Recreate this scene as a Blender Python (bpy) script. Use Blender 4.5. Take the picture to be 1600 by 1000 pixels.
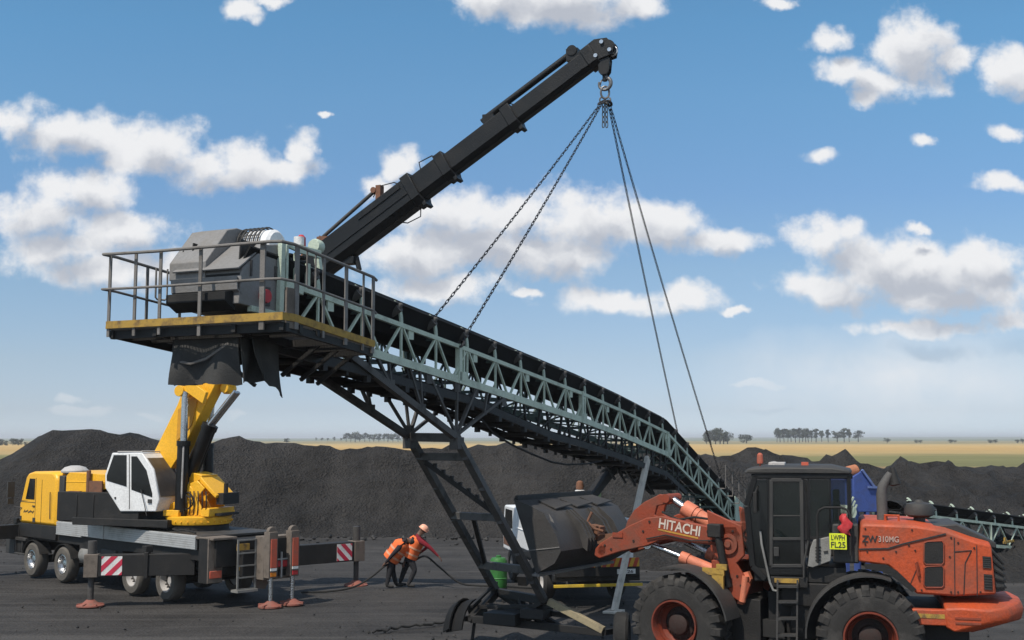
import bpy, bmesh, math, random
from mathutils import Vector, Matrix, noise
R = math.radians
V = Vector
random.seed(7)
for o in list(bpy.data.objects):
    bpy.data.objects.remove(o)
sc = bpy.context.scene
COL = sc.collection

# ---------------------------------------------------------------- camera
H = 4.2                     # eye height above the yard
F = 1800.0                  # focal length in photo pixels (1600 x 1000)
PITCH = math.atan(185 / F)
cd = bpy.data.cameras.new('camera')
cam = bpy.data.objects.new('camera', cd)
COL.objects.link(cam)
cam.location = (0, 0, H)
cam.rotation_euler = (R(90) + PITCH, 0, 0)
cd.sensor_width = 36
cd.lens = 36 * F / 1600
cd.clip_start = 0.1
cd.clip_end = 20000
sc.camera = cam
sc.render.resolution_x, sc.render.resolution_y = 1024, 640

# ---------------------------------------------------------------- light
SUN_EL = R(56)
SUN_H = V((-0.60, -0.80, 0)).normalized()
to_sun = V((SUN_H.x * math.cos(SUN_EL), SUN_H.y * math.cos(SUN_EL), math.sin(SUN_EL)))
ld = bpy.data.lights.new('sun', 'SUN')
ld.energy = 4.3
ld.angle = R(0.5)
ld.color = (1.0, 0.93, 0.83)
sun = bpy.data.objects.new('sun', ld)
COL.objects.link(sun)
sun.rotation_euler = to_sun.to_track_quat('Z', 'Y').to_euler()
sun.location = (0, 0, 60)

sc.view_settings.view_transform = 'Standard'
sc.view_settings.look = 'None'
sc.view_settings.exposure = 0.0
sc.view_settings.gamma = 1.0
sc.view_settings.use_curve_mapping = False
sc.cycles.max_bounces = 6
sc.cycles.use_denoising = True

# ---------------------------------------------------------------- world: Nishita sky and cumulus clouds
CLOUDS = [  # centre and radii of the cloud heads, as seen from the yard (photo pixels)
 (870, -5, 165, 52), (770, -10, 85, 40), (985, 5, 65, 34),
 (25, 190, 70, 40), (110, 212, 120, 40), (235, 228, 100, 50), (330, 252, 110, 40), (440, 266, 95, 26), (468, 232, 30, 40),
 (120, 295, 105, 42), (60, 340, 110, 48), (195, 355, 100, 40), (150, 425, 110, 36), (235, 405, 70, 34),
 (630, 255, 42, 34), (600, 288, 36, 22), (705, 330, 125, 46), (640, 395, 110, 50), (800, 335, 90, 40), (915, 335, 110, 52),
 (1010, 350, 110, 44), (1130, 378, 78, 32), (850, 395, 150, 46), (680, 450, 130, 26), (960, 468, 115, 26), (1070, 468, 62, 30),
 (1290, 372, 82, 40), (1400, 410, 190, 50), (1540, 402, 90, 42), (1480, 462, 165, 36), (1290, 440, 110, 34), (1440, 512, 120, 20), (1570, 500, 60, 24),
 (1312, 62, 44, 22), (1322, 112, 52, 30), (1425, 72, 66, 66), (1385, 132, 88, 36), (1485, 92, 44, 24), (1575, 112, 58, 44), (1350, 155, 40, 18),
 (1280, 246, 34, 16), (1445, 218, 30, 15), (1582, 206, 36, 18), (1570, 288, 56, 20), (1430, 358, 30, 11),
 (378, 22, 34, 24), (432, 8, 40, 12), (1215, 8, 32, 12), (750, 375, 150, 62), (1480, 435, 170, 50), (1350, 430, 120, 46), (380, 268, 120, 34), (90, 385, 90, 45), (870, 20, 150, 40), (130, 640, 60, 9), (240, 648, 30, 6), (505, 172, 14, 6), (370, 652, 20, 6), (120, 622, 26, 7), (1180, 602, 60, 8), (820, 458, 30, 9), (1140, 490, 30, 7),
]
wd = bpy.data.worlds.new('World')
sc.world = wd
wd.use_nodes = True
wt = wd.node_tree
wt.nodes.clear()
SKY_S = 0.14

def N(tree, typ, **kw):
    n = tree.nodes.new(typ)
    for k, v in kw.items():
        if k.startswith('i_'):
            key = k[2:]
            n.inputs[int(key) if key.isdigit() else key].default_value = v
        else:
            setattr(n, k, v)
    return n

def math_node(t, op, a, b=None, c=None, clamp=False):
    n = t.nodes.new('ShaderNodeMath')
    n.operation = op
    n.use_clamp = clamp
    for i, x in enumerate((a, b, c)):
        if x is None:
            continue
        if isinstance(x, (int, float)):
            n.inputs[i].default_value = x
        else:
            t.links.new(x, n.inputs[i])
    return n.outputs[0]

def vmath(t, op, a, b=None, c=None, out=0):
    n = t.nodes.new('ShaderNodeVectorMath')
    n.operation = op
    for i, x in enumerate((a, b, c)):
        if x is None:
            continue
        if isinstance(x, (tuple, list)):
            n.inputs[i].default_value = x
        else:
            t.links.new(x, n.inputs[i])
    return n.outputs[out]

def sky_dir(u, v):
    y = math.cos(PITCH) - (500 - v) / F * math.sin(PITCH)
    z = math.sin(PITCH) + (500 - v) / F * math.cos(PITCH)
    return (u - 800) / F / y, z / y

# cloud field as a node group: direction-plane vector in, nearness to the nearest cloud head out
grp = bpy.data.node_groups.new('cloud_field', 'ShaderNodeTree')
grp.interface.new_socket('P', in_out='INPUT', socket_type='NodeSocketVector')
grp.interface.new_socket('D', in_out='OUTPUT', socket_type='NodeSocketFloat')
gi = grp.nodes.new('NodeGroupInput')
go = grp.nodes.new('NodeGroupOutput')
cur = None
for (u, v, ru, rv) in CLOUDS:
    a, b = sky_dir(u, v)
    iu, iv = F / ru, F / rv
    ln = vmath(grp, 'LENGTH', vmath(grp, 'MULTIPLY_ADD', gi.outputs[0], (iu, iv, 0), (-a * iu, -b * iv, 0)), out=1)
    cur = ln if cur is None else math_node(grp, 'SMOOTH_MIN', cur, ln, 0.25)
grp.links.new(math_node(grp, 'SUBTRACT', 1.0, cur), go.inputs[0])

tc = N(wt, 'ShaderNodeTexCoord')
sep = N(wt, 'ShaderNodeSeparateXYZ')
wt.links.new(tc.outputs['Generated'], sep.inputs[0])
yy = math_node(wt, 'MAXIMUM', math_node(wt, 'ABSOLUTE', sep.outputs[1]), 0.08)  # clouds also mirrored behind, unseen, for a whiter fill
px_ = math_node(wt, 'DIVIDE', sep.outputs[0], yy)
pz_ = math_node(wt, 'DIVIDE', sep.outputs[2], yy)
cmb = N(wt, 'ShaderNodeCombineXYZ')
wt.links.new(px_, cmb.inputs[0])
wt.links.new(pz_, cmb.inputs[1])
P0 = cmb.outputs[0]
n1 = N(wt, 'ShaderNodeTexNoise', i_Scale=16.0, i_Detail=5.0, i_Roughness=0.55)
wt.links.new(P0, n1.inputs['Vector'])
warp = vmath(wt, 'MULTIPLY', vmath(wt, 'SUBTRACT', n1.outputs['Color'], (0.5, 0.5, 0.5)), (0.06, 0.04, 0))
P1 = vmath(wt, 'ADD', P0, warp)
n2 = N(wt, 'ShaderNodeTexNoise', i_Scale=24.0, i_Detail=10.0, i_Roughness=0.6)
wt.links.new(P0, n2.inputs['Vector'])

def field(P):
    g = wt.nodes.new('ShaderNodeGroup')
    g.node_tree = grp
    wt.links.new(P, g.inputs[0])
    return g.outputs[0]
fb = math_node(wt, 'MULTIPLY_ADD', n2.outputs['Fac'], 2.1, -1.05)
D1 = math_node(wt, 'ADD', field(P1), fb)
dens = N(wt, 'ShaderNodeMapRange', interpolation_type='SMOOTHSTEP')
dens.inputs['From Min'].default_value = -0.10
dens.inputs['From Max'].default_value = 0.62
wt.links.new(D1, dens.inputs['Value'])
# the underside of a cloud has cloud between it and the sun: look a little way up
P2 = vmath(wt, 'ADD', P1, (-0.010, 0.020, 0))
n3 = N(wt, 'ShaderNodeTexNoise', i_Scale=30.0, i_Detail=4.0, i_Roughness=0.55)
wt.links.new(P2, n3.inputs['Vector'])
D2 = math_node(wt, 'ADD', field(P2), math_node(wt, 'MULTIPLY_ADD', n3.outputs['Fac'], 1.2, -0.6))
shade = N(wt, 'ShaderNodeMapRange', interpolation_type='SMOOTHSTEP')
shade.inputs['From Min'].default_value = 0.10
shade.inputs['From Max'].default_value = 0.85
wt.links.new(D2, shade.inputs['Value'])
ccol = N(wt, 'ShaderNodeMix', data_type='RGBA')
ccol.inputs['A'].default_value = (6.4, 6.4, 6.45, 1)      # sunlit heads
ccol.inputs['B'].default_value = (3.55, 3.75, 4.2, 1)       # undersides
wt.links.new(shade.outputs[0], ccol.inputs['Factor'])
sky = N(wt, 'ShaderNodeTexSky', sky_type='NISHITA', sun_disc=False)
sky.sun_elevation = SUN_EL
sky.sun_rotation = math.atan2(SUN_H.x, SUN_H.y)
sky.altitude = 1600
sky.air_density = 1.0
sky.dust_density = 0.4
sky.ozone_density = 1.0
up = N(wt, 'ShaderNodeMapRange')
up.inputs['From Min'].default_value = 0.0
up.inputs['From Max'].default_value = 0.10
wt.links.new(pz_, up.inputs['Value'])
# even white veil added overhead and behind, out of view, to whiten the fill light
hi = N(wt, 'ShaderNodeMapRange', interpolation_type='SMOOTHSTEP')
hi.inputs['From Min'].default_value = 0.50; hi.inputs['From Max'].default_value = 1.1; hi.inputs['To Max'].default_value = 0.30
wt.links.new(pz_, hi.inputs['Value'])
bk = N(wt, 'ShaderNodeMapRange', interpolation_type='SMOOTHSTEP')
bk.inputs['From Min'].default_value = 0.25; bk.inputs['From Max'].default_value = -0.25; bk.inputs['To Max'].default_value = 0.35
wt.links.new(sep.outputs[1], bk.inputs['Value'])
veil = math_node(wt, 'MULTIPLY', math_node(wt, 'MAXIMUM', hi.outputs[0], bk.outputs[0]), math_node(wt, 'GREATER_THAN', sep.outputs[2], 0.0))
fa, fb2 = sky_dir(1430, 585)
fv = vmath(wt, 'LENGTH', vmath(wt, 'MULTIPLY_ADD', P1, (F / 380, F / 95, 0), (-fa * F / 380, -fb2 * F / 95, 0)), out=1)
faint = math_node(wt, 'MULTIPLY', math_node(wt, 'SUBTRACT', 1.0, fv, clamp=True), math_node(wt, 'MULTIPLY', n1.outputs['Fac'], 1.1))
veil = math_node(wt, 'MAXIMUM', veil, faint)
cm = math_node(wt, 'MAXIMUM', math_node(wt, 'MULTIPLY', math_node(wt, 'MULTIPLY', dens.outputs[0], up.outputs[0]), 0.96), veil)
mix = N(wt, 'ShaderNodeMix', data_type='RGBA')
wt.links.new(cm, mix.inputs['Factor'])
# air near the horizon is whiter and bluer than the bare sky model: correct it by height
tr = N(wt, 'ShaderNodeValToRGB')
tz = math_node(wt, 'DIVIDE', math_node(wt, 'MAXIMUM', pz_, 0.0), 0.45)
wt.links.new(tz, tr.inputs[0])
SKY_FIX = [(0.0122, (0.2585, 0.3094, 0.4474)), (0.0551, (0.2481, 0.2704, 0.3622)), (0.1538, (0.296, 0.3011, 0.341)), (0.3287, (0.3343, 0.3658, 0.3806)), (0.4808, (0.3211, 0.3977, 0.4388)), (0.674, (0.3419, 0.4794, 0.501)), (0.8309, (0.3293, 0.5125, 0.5361))]
while len(tr.color_ramp.elements) < len(SKY_FIX): tr.color_ramp.elements.new(0.5)
for e, (q, c) in zip(tr.color_ramp.elements, SKY_FIX):
    e.position = q; e.color = (*c, 1)
wt.links.new(vmath(wt, 'SCALE', vmath(wt, 'MULTIPLY', sky.outputs[0], tr.outputs[0])), mix.inputs['A'])
mix.inputs['A'].links[0].from_node.inputs['Scale'].default_value = 2.0
wt.links.new(ccol.outputs['Result'], mix.inputs['B'])
bg = N(wt, 'ShaderNodeBackground', i_Strength=SKY_S)
wt.links.new(mix.outputs['Result'], bg.inputs[0])
wo = N(wt, 'ShaderNodeOutputWorld')
wt.links.new(bg.outputs[0], wo.inputs[0])

# ---------------------------------------------------------------- geometry helpers
CAMP = V((0, 0, H))
FWD = V((0, math.cos(PITCH), math.sin(PITCH)))
UPV = V((0, -math.sin(PITCH), math.cos(PITCH)))

def ray(u, v):
    return V(((u - 800), 0, 0)) + FWD * F + UPV * (500 - v)

def at(u, v, Y):
    d = ray(u, v)
    return CAMP + d * (Y / d.y)

def ground_at(u, v, z=0.0):
    d = ray(u, v)
    return CAMP + d * ((z - H) / d.z)

class FR:
    """A level frame: origin on the ground, x axis turned by ang."""
    def __init__(s, x, y, ang):
        s.o = V((x, y, 0)); s.a = ang
        s.M = Matrix.Translation(s.o) @ Matrix.Rotation(ang, 4, 'Z')
        s.I = s.M.inverted()
    def hit(s, u, v, axis, val):
        o = s.I @ CAMP
        d = s.I.to_3x3() @ ray(u, v)
        return o + d * ((val - o[axis]) / d[axis])
    def loc(s, w):
        return s.I @ V(w)
    def wld(s, p):
        return s.M @ V(p)

class MB:
    def __init__(s, M=None):
        s.v = []; s.f = []; s.m = []; s.cur = 0; s.M = M
    def add(s, vs, fs):
        o = len(s.v)
        for p in vs:
            p = V(p)
            s.v.append(s.M @ p if s.M else p)
        for f in fs:
            s.f.append([i + o for i in f]); s.m.append(s.cur)
        return s
    def box(s, c, sz, rot=None):
        c = V(c); h = V(sz) / 2
        vs = [V((x * h.x, y * h.y, z * h.z)) for z in (-1, 1) for y in (-1, 1) for x in (-1, 1)]
        if rot is not None:
            vs = [rot @ p for p in vs]
        return s.add([p + c for p in vs], [(0, 2, 3, 1), (4, 5, 7, 6), (0, 1, 5, 4), (2, 6, 7, 3), (0, 4, 6, 2), (1, 3, 7, 5)])
    def span(s, a, b):
        a = V(a); b = V(b)
        return s.box((a + b) / 2, [abs(q) for q in (b - a)])
    def beam(s, p0, p1, w, h, up=(0, 0, 1), w1=None, h1=None):
        p0 = V(p0); p1 = V(p1); d = (p1 - p0).normalized(); up = V(up)
        if abs(d.dot(up)) > 0.98:
            up = V((1, 0, 0)) if abs(d.x) < 0.9 else V((0, 1, 0))
        x = d.cross(up).normalized(); y = x.cross(d)
        w1 = w if w1 is None else w1; h1 = h if h1 is None else h1
        vs = []
        for p, a, b in ((p0, w, h), (p1, w1, h1)):
            for sx, sy in ((-1, -1), (1, -1), (1, 1), (-1, 1)):
                vs.append(p + x * (sx * a / 2) + y * (sy * b / 2))
        return s.add(vs, [(3, 2, 1, 0), (4, 5, 6, 7), (0, 1, 5, 4), (1, 2, 6, 5), (2, 3, 7, 6), (3, 0, 4, 7)])
    def tube(s, p0, p1, r0, r1=None, n=12):
        p0 = V(p0); p1 = V(p1); r1 = r0 if r1 is None else r1
        d = (p1 - p0).normalized()
        x = d.orthogonal().normalized(); y = d.cross(x)
        vs = []
        for p, r in ((p0, r0), (p1, r1)):
            for k in range(n):
                a = 2 * math.pi * k / n
                vs.append(p + x * (r * math.cos(a)) + y * (r * math.sin(a)))
        fs = [(k, (k + 1) % n, n + (k + 1) % n, n + k) for k in range(n)]
        fs += [tuple(reversed(range(n))), tuple(range(n, 2 * n))]
        return s.add(vs, fs)
    def path(s, pts, r, n=8, rr=None):
        pts = [V(p) for p in pts]
        rings = []
        x = None
        for i, p in enumerate(pts):
            d = (pts[min(i + 1, len(pts) - 1)] - pts[max(i - 1, 0)]).normalized()
            if x is None:
                x = d.orthogonal().normalized()
            else:
                x = (x - d * x.dot(d)).normalized()
            y = d.cross(x)
            q = rr[i] if rr else r
            rings.append([p + x * (q * math.cos(2 * math.pi * k / n)) + y * (q * math.sin(2 * math.pi * k / n)) for k in range(n)])
        return s.loft(rings)
    def loft(s, rings, cap=True, closed=True):
        n = len(rings[0]); vs = [p for r in rings for p in r]; fs = []
        for i in range(len(rings) - 1):
            for k in range(n if closed else n - 1):
                k2 = (k + 1) % n
                fs.append((i * n + k, i * n + k2, (i + 1) * n + k2, (i + 1) * n + k))
        if cap and closed:
            fs.append(tuple(reversed(range(n)))); fs.append(tuple(range((len(rings) - 1) * n, len(rings) * n)))
        return s.add(vs, fs)
    def prism(s, pts, ext):
        pts = [V(p) for p in pts]; ext = V(ext); n = len(pts)
        fs = [(k, (k + 1) % n, n + (k + 1) % n, n + k) for k in range(n)]
        fs += [tuple(reversed(range(n))), tuple(range(n, 2 * n))]
        return s.add(pts + [p + ext for p in pts], fs)
    def strip(s, pts, ext, th):
        """A bent plate: polyline pts with thickness th, pulled along ext."""
        pts = [V(p) for p in pts]; ext = V(ext); e = ext.normalized()
        off = []
        for i in range(len(pts)):
            d = (pts[min(i + 1, len(pts) - 1)] - pts[max(i - 1, 0)]).normalized()
            off.append(pts[i] + d.cross(e).normalized() * th)
        return s.prism(pts + off[::-1], ext)
    def lathe(s, prof, c, axis, n=32):
        c = V(c); d = V(axis).normalized(); x = d.orthogonal().normalized(); y = d.cross(x)
        rings = []
        for r, h in prof:
            r = max(r, 1e-4)
            rings.append([c + d * h + x * (r * math.cos(2 * math.pi * k / n)) + y * (r * math.sin(2 * math.pi * k / n)) for k in range(n)])
        return s.loft(rings)
    def hoop(s, prof, c, axis, n=40):
        """A ring-shaped solid (tyre): closed profile of (radius, height) turned round the axis."""
        c = V(c); d = V(axis).normalized(); x = d.orthogonal().normalized(); y = d.cross(x)
        m = len(prof); vs = []; fs = []
        for k in range(n):
            a = 2 * math.pi * k / n; e = x * math.cos(a) + y * math.sin(a)
            vs += [c + e * r + d * h for r, h in prof]
        for k in range(n):
            for j in range(m):
                fs.append((k * m + j, ((k + 1) % n) * m + j, ((k + 1) % n) * m + (j + 1) % m, k * m + (j + 1) % m))
        return s.add(vs, fs)
    def ring(s, c, axis, Rr, r, n=20, m=8):
        c = V(c); d = V(axis).normalized(); x = d.orthogonal().normalized(); y = d.cross(x)
        vs = []; fs = []
        for k in range(n):
            a = 2 * math.pi * k / n
            e = x * math.cos(a) + y * math.sin(a)
            for j in range(m):
                b = 2 * math.pi * j / m
                vs.append(c + e * (Rr + r * math.cos(b)) + d * (r * math.sin(b)))
        for k in range(n):
            for j in range(m):
                fs.append((k * m + j, ((k + 1) % n) * m + j, ((k + 1) % n) * m + (j + 1) % m, k * m + (j + 1) % m))
        return s.add(vs, fs)
    def build(s, name, mat, parent=None, bev=0.0, ang=35, flip=True):
        me = bpy.data.meshes.new(name)
        me.from_pydata([tuple(p) for p in s.v], [], s.f)
        mats = mat if isinstance(mat, (list, tuple)) else [mat]
        for q in mats:
            me.materials.append(q)
        if len(mats) > 1:
            for p, k in zip(me.polygons, s.m):
                p.material_index = k
        if flip:
            bm = bmesh.new(); bm.from_mesh(me)
            bmesh.ops.recalc_face_normals(bm, faces=bm.faces)
            bm.to_mesh(me); bm.free()
        me.shade_smooth()
        me.set_sharp_from_angle(angle=R(ang))
        o = bpy.data.objects.new(name, me)
        COL.objects.link(o)
        if parent:
            o.parent = parent
        if bev:
            b = o.modifiers.new('bevel', 'BEVEL')
            b.width = bev; b.segments = 2; b.limit_method = 'ANGLE'; b.angle_limit = R(40)
        return o

def tag(o, label=None, cat=None, group=None, kind=None):
    if label: o['label'] = label
    if cat: o['category'] = cat
    if group: o['group'] = group
    if kind: o['kind'] = kind
    return o

def thing(name, label, cat, fr=None, loc=None, rot=0, group=None):
    o = bpy.data.objects.new(name, None)
    o.empty_display_size = 0.3
    COL.objects.link(o)
    if fr:
        o.location = fr.o; o.rotation_euler = (0, 0, fr.a)
    else:
        o.location = loc; o.rotation_euler = (0, 0, rot)
    return tag(o, label, cat, group)

def copy_part(o, parent, loc=None, rot=None):
    c = o.copy(); COL.objects.link(c); c.parent = parent
    if loc is not None: c.location = loc
    if rot is not None: c.rotation_euler = rot
    for ch in o.children:
        d = ch.copy(); COL.objects.link(d); d.parent = c
    return c

def text_geo(body, height, depth=0.004, bold=0.0, width=None):
    """Lettering as mesh data: x along the line, y up, centred; returns verts, faces."""
    cu = bpy.data.curves.new('lettering', 'FONT')
    cu.body = body; cu.size = 1.0; cu.extrude = 0.001; cu.offset = bold
    cu.align_x = 'CENTER'; cu.align_y = 'CENTER'
    ob = bpy.data.objects.new('lettering', cu); COL.objects.link(ob)
    dg = bpy.context.evaluated_depsgraph_get(); dg.update()
    me = bpy.data.meshes.new_from_object(ob.evaluated_get(dg))
    vs = [p.co.copy() for p in me.vertices]; fs = [tuple(p.vertices) for p in me.polygons]
    bpy.data.objects.remove(ob); bpy.data.curves.remove(cu); bpy.data.meshes.remove(me)
    x0 = min(p.x for p in vs); x1 = max(p.x for p in vs); y0 = min(p.y for p in vs); y1 = max(p.y for p in vs)
    ky = height / (y1 - y0); kx = ky if width is None else width / (x1 - x0)
    return [V(((p.x - (x0 + x1) / 2) * kx, (p.y - (y0 + y1) / 2) * ky, p.z / 0.001 * depth)) for p in vs], fs

def put_text(mb, body, c, xdir, ydir, height, bold=0.0, width=None, depth=0.004):
    vs, fs = text_geo(body, height, depth, bold, width)
    x = V(xdir).normalized(); y = V(ydir); y = (y - x * y.dot(x)).normalized(); z = x.cross(y)
    mb.add([V(c) + x * p.x + y * p.y + z * p.z for p in vs], fs)

# ---------------------------------------------------------------- materials
def new_mat(name):
    m = bpy.data.materials.new(name); m.use_nodes = True
    t = m.node_tree; b = t.nodes['Principled BSDF']
    return m, t, b

def paint(name, rgb, rough=0.45, dirt=0.35, dust=(0.06, 0.055, 0.05), metal=0.0, scale=2.2, bump=0.02, var=0.12, spec=0.4, streak=False):
    """Painted or bare metal with uneven colour, coal dust and grime."""
    m, t, b = new_mat(name)
    L = t.links.new
    c = N(t, 'ShaderNodeTexCoord')
    mp = N(t, 'ShaderNodeMapping')
    if streak:
        mp.inputs['Scale'].default_value = (1, 1, 0.25)
    L(c.outputs['Object'], mp.inputs[0])
    a = N(t, 'ShaderNodeTexNoise', i_Scale=scale, i_Detail=8.0, i_Roughness=0.62)
    L(mp.outputs[0], a.inputs['Vector'])
    f = N(t, 'ShaderNodeTexNoise', i_Scale=scale * 14, i_Detail=4.0, i_Roughness=0.6)
    L(c.outputs['Object'], f.inputs['Vector'])
    v = N(t, 'ShaderNodeMapRange')
    v.inputs['From Min'].default_value = 0.3; v.inputs['From Max'].default_value = 0.7
    v.inputs['To Min'].default_value = 1 - var; v.inputs['To Max'].default_value = 1 + var
    L(f.outputs['Fac'], v.inputs['Value'])
    col = N(t, 'ShaderNodeMix', data_type='RGBA', blend_type='MULTIPLY'); col.inputs['Factor'].default_value = 1
    col.inputs['A'].default_value = (*rgb, 1)
    L(v.outputs[0], col.inputs['B'])
    ms = N(t, 'ShaderNodeMapRange', interpolation_type='SMOOTHSTEP')
    ms.inputs['From Min'].default_value = 0.44; ms.inputs['From Max'].default_value = 0.72
    ms.inputs['To Min'].default_value = dirt * 0.25; ms.inputs['To Max'].default_value = min(1, dirt * 1.6)
    L(a.outputs['Fac'], ms.inputs['Value'])
    mx = N(t, 'ShaderNodeMix', data_type='RGBA')
    L(ms.outputs[0], mx.inputs['Factor']); L(col.outputs['Result'], mx.inputs['A']); mx.inputs['B'].default_value = (*dust, 1)
    L(mx.outputs['Result'], b.inputs['Base Color'])
    rg = N(t, 'ShaderNodeMapRange')
    rg.inputs['To Min'].default_value = rough; rg.inputs['To Max'].default_value = min(1, rough + 0.45)
    L(ms.outputs[0], rg.inputs['Value'])
    L(rg.outputs[0], b.inputs['Roughness'])
    b.inputs['Metallic'].default_value = metal
    b.inputs['Specular IOR Level'].default_value = spec
    bp = N(t, 'ShaderNodeBump', i_Strength=0.35, i_Distance=bump)
    L(f.outputs['Fac'], bp.inputs['Height'])
    L(bp.outputs[0], b.inputs['Normal'])
    return m

def coal(name, dark, light, lump=3.0, bump=0.12, big=0.25, stretch=(1, 1, 1), turn=0.0, track=None):
    """Coal or coal dust: large uneven patches drawn out along stretch, fine lumps, and pale dusty wheel tracks."""
    m, t, b = new_mat(name)
    L = t.links.new
    g = N(t, 'ShaderNodeNewGeometry')
    mp = N(t, 'ShaderNodeMapping'); mp.inputs['Scale'].default_value = stretch; mp.inputs['Rotation'].default_value = (0, 0, turn)
    L(g.outputs['Position'], mp.inputs[0])
    n1 = N(t, 'ShaderNodeTexNoise', i_Scale=big, i_Detail=7.0, i_Roughness=0.62, i_Distortion=0.4)
    L(mp.outputs[0], n1.inputs['Vector'])
    n2 = N(t, 'ShaderNodeTexNoise', i_Scale=lump, i_Detail=9.0, i_Roughness=0.72)
    n3 = N(t, 'ShaderNodeTexNoise', i_Scale=lump * 0.22, i_Detail=5.0, i_Roughness=0.6)
    vo = N(t, 'ShaderNodeTexVoronoi', i_Scale=lump * 2.6)
    for n in (n2, n3, vo):
        L(g.outputs['Position'], n.inputs['Vector'])
    s = math_node(t, 'ADD', math_node(t, 'ADD', math_node(t, 'MULTIPLY', n1.outputs['Fac'], 0.5), math_node(t, 'MULTIPLY', n2.outputs['Fac'], 0.3)), math_node(t, 'MULTIPLY', n3.outputs['Fac'], 0.2))
    mr = N(t, 'ShaderNodeMapRange')
    mr.inputs['From Min'].default_value = 0.38; mr.inputs['From Max'].default_value = 0.62
    L(s, mr.inputs['Value'])
    mx = N(t, 'ShaderNodeMix', data_type='RGBA')
    mx.inputs['A'].default_value = (*dark, 1); mx.inputs['B'].default_value = (*light, 1)
    L(mr.outputs[0], mx.inputs['Factor'])
    col = mx.outputs['Result']
    if track:
        for sc_, tn, w in ((0.34, 0.35, 0.85), (0.55, -0.18, 0.6), (0.9, 0.75, 0.45)):
            q = N(t, 'ShaderNodeMapping'); q.inputs['Rotation'].default_value = (0, 0, tn); q.inputs['Scale'].default_value = (0.035, sc_ * 2.2, 1)
            L(g.outputs['Position'], q.inputs[0])
            nn = N(t, 'ShaderNodeTexNoise', i_Scale=1.0, i_Detail=6.0, i_Roughness=0.66, i_Distortion=0.3); L(q.outputs[0], nn.inputs['Vector'])
            r_ = N(t, 'ShaderNodeMapRange', interpolation_type='SMOOTHSTEP'); r_.inputs['From Min'].default_value = 0.52; r_.inputs['From Max'].default_value = 0.68; r_.inputs['To Max'].default_value = w
            L(nn.outputs['Fac'], r_.inputs['Value'])
            mm = N(t, 'ShaderNodeMix', data_type='RGBA'); mm.inputs['B'].default_value = (*track, 1)
            L(r_.outputs[0], mm.inputs['Factor']); L(col, mm.inputs['A']); col = mm.outputs['Result']
    L(col, b.inputs['Base Color'])
    b.inputs['Roughness'].default_value = 0.8
    b.inputs['Specular IOR Level'].default_value = 0.22
    hh = math_node(t, 'ADD', n2.outputs['Fac'], math_node(t, 'MULTIPLY', vo.outputs['Distance'], 0.55))
    bp = N(t, 'ShaderNodeBump', i_Strength=0.9, i_Distance=bump)
    L(hh, bp.inputs['Height']); L(bp.outputs[0], b.inputs['Normal'])
    return m

def plain(name, rgb, rough=0.6, metal=0.0, spec=0.4, emit=None, es=0):
    return paint(name, rgb, rough, 0.12, metal=metal, spec=spec, var=0.08)

def glass(name, tint=(0.008, 0.009, 0.009), rough=0.08, alpha=1.0):
    m, t, b = new_mat(name)
    L = t.links.new
    c = N(t, 'ShaderNodeTexCoord')
    n = N(t, 'ShaderNodeTexNoise', i_Scale=3.0, i_Detail=6.0, i_Roughness=0.65)
    L(c.outputs['Object'], n.inputs['Vector'])
    mr = N(t, 'ShaderNodeMapRange')
    mr.inputs['From Min'].default_value = 0.45; mr.inputs['From Max'].default_value = 0.75
    mr.inputs['To Min'].default_value = rough; mr.inputs['To Max'].default_value = rough + 0.15
    L(n.outputs['Fac'], mr.inputs['Value']); L(mr.outputs[0], b.inputs['Roughness'])
    b.inputs['Base Color'].default_value = (*tint, 1)
    b.inputs['Specular IOR Level'].default_value = 0.45
    b.inputs['Alpha'].default_value = alpha
    return m

M = {}
M['orange'] = paint('orange_paint', (0.47, 0.070, 0.018), 0.46, 0.34, (0.13, 0.07, 0.05), scale=1.7, var=0.18)
M['orange_dull'] = paint('dusty_orange_paint', (0.27, 0.045, 0.017), 0.55, 0.45, (0.13, 0.07, 0.05), scale=2.0)
M['yellow'] = paint('yellow_paint', (0.86, 0.45, 0.025), 0.38, 0.08, (0.16, 0.10, 0.05), scale=1.6)
M['white'] = paint('white_paint', (0.78, 0.78, 0.77), 0.35, 0.14, (0.25, 0.23, 0.2), scale=1.5)
M['green_dark'] = paint('shaded_green_paint', (0.12, 0.16, 0.14), 0.7, 0.6, (0.03, 0.03, 0.03), scale=3.0)  # pale green darkened in the colour: shade painted on far-side members
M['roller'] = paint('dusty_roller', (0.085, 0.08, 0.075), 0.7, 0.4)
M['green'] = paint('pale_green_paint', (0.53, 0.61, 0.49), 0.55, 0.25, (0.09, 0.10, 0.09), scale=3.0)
M['steel'] = paint('bare_dark_steel', (0.075, 0.07, 0.065), 0.55, 0.5, (0.035, 0.032, 0.03), scale=3.0)
M['black'] = paint('black_steel', (0.012, 0.0115, 0.011), 0.6, 0.3, (0.04, 0.036, 0.033), scale=2.5)
M['black_gloss'] = paint('black_boom_paint', (0.007, 0.007, 0.007), 0.38, 0.2, (0.02, 0.0185, 0.017), scale=2.0, spec=0.35)
M['housing'] = paint('grey_housing_paint', (0.21, 0.205, 0.20), 0.5, 0.35, (0.16, 0.14, 0.115), scale=1.8)
M['rail'] = paint('weathered_rail_steel', (0.19, 0.175, 0.16), 0.55, 0.4, (0.08, 0.07, 0.06), scale=4.0)
M['kick'] = paint('worn_yellow_paint', (0.44, 0.27, 0.045), 0.65, 0.6, (0.12, 0.08, 0.05), scale=7.0)
M['curtain'] = paint('dusty_curtain_rubber', (0.045, 0.045, 0.044), 0.75, 0.5, (0.08, 0.077, 0.072), scale=3.0, spec=0.2)
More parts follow.
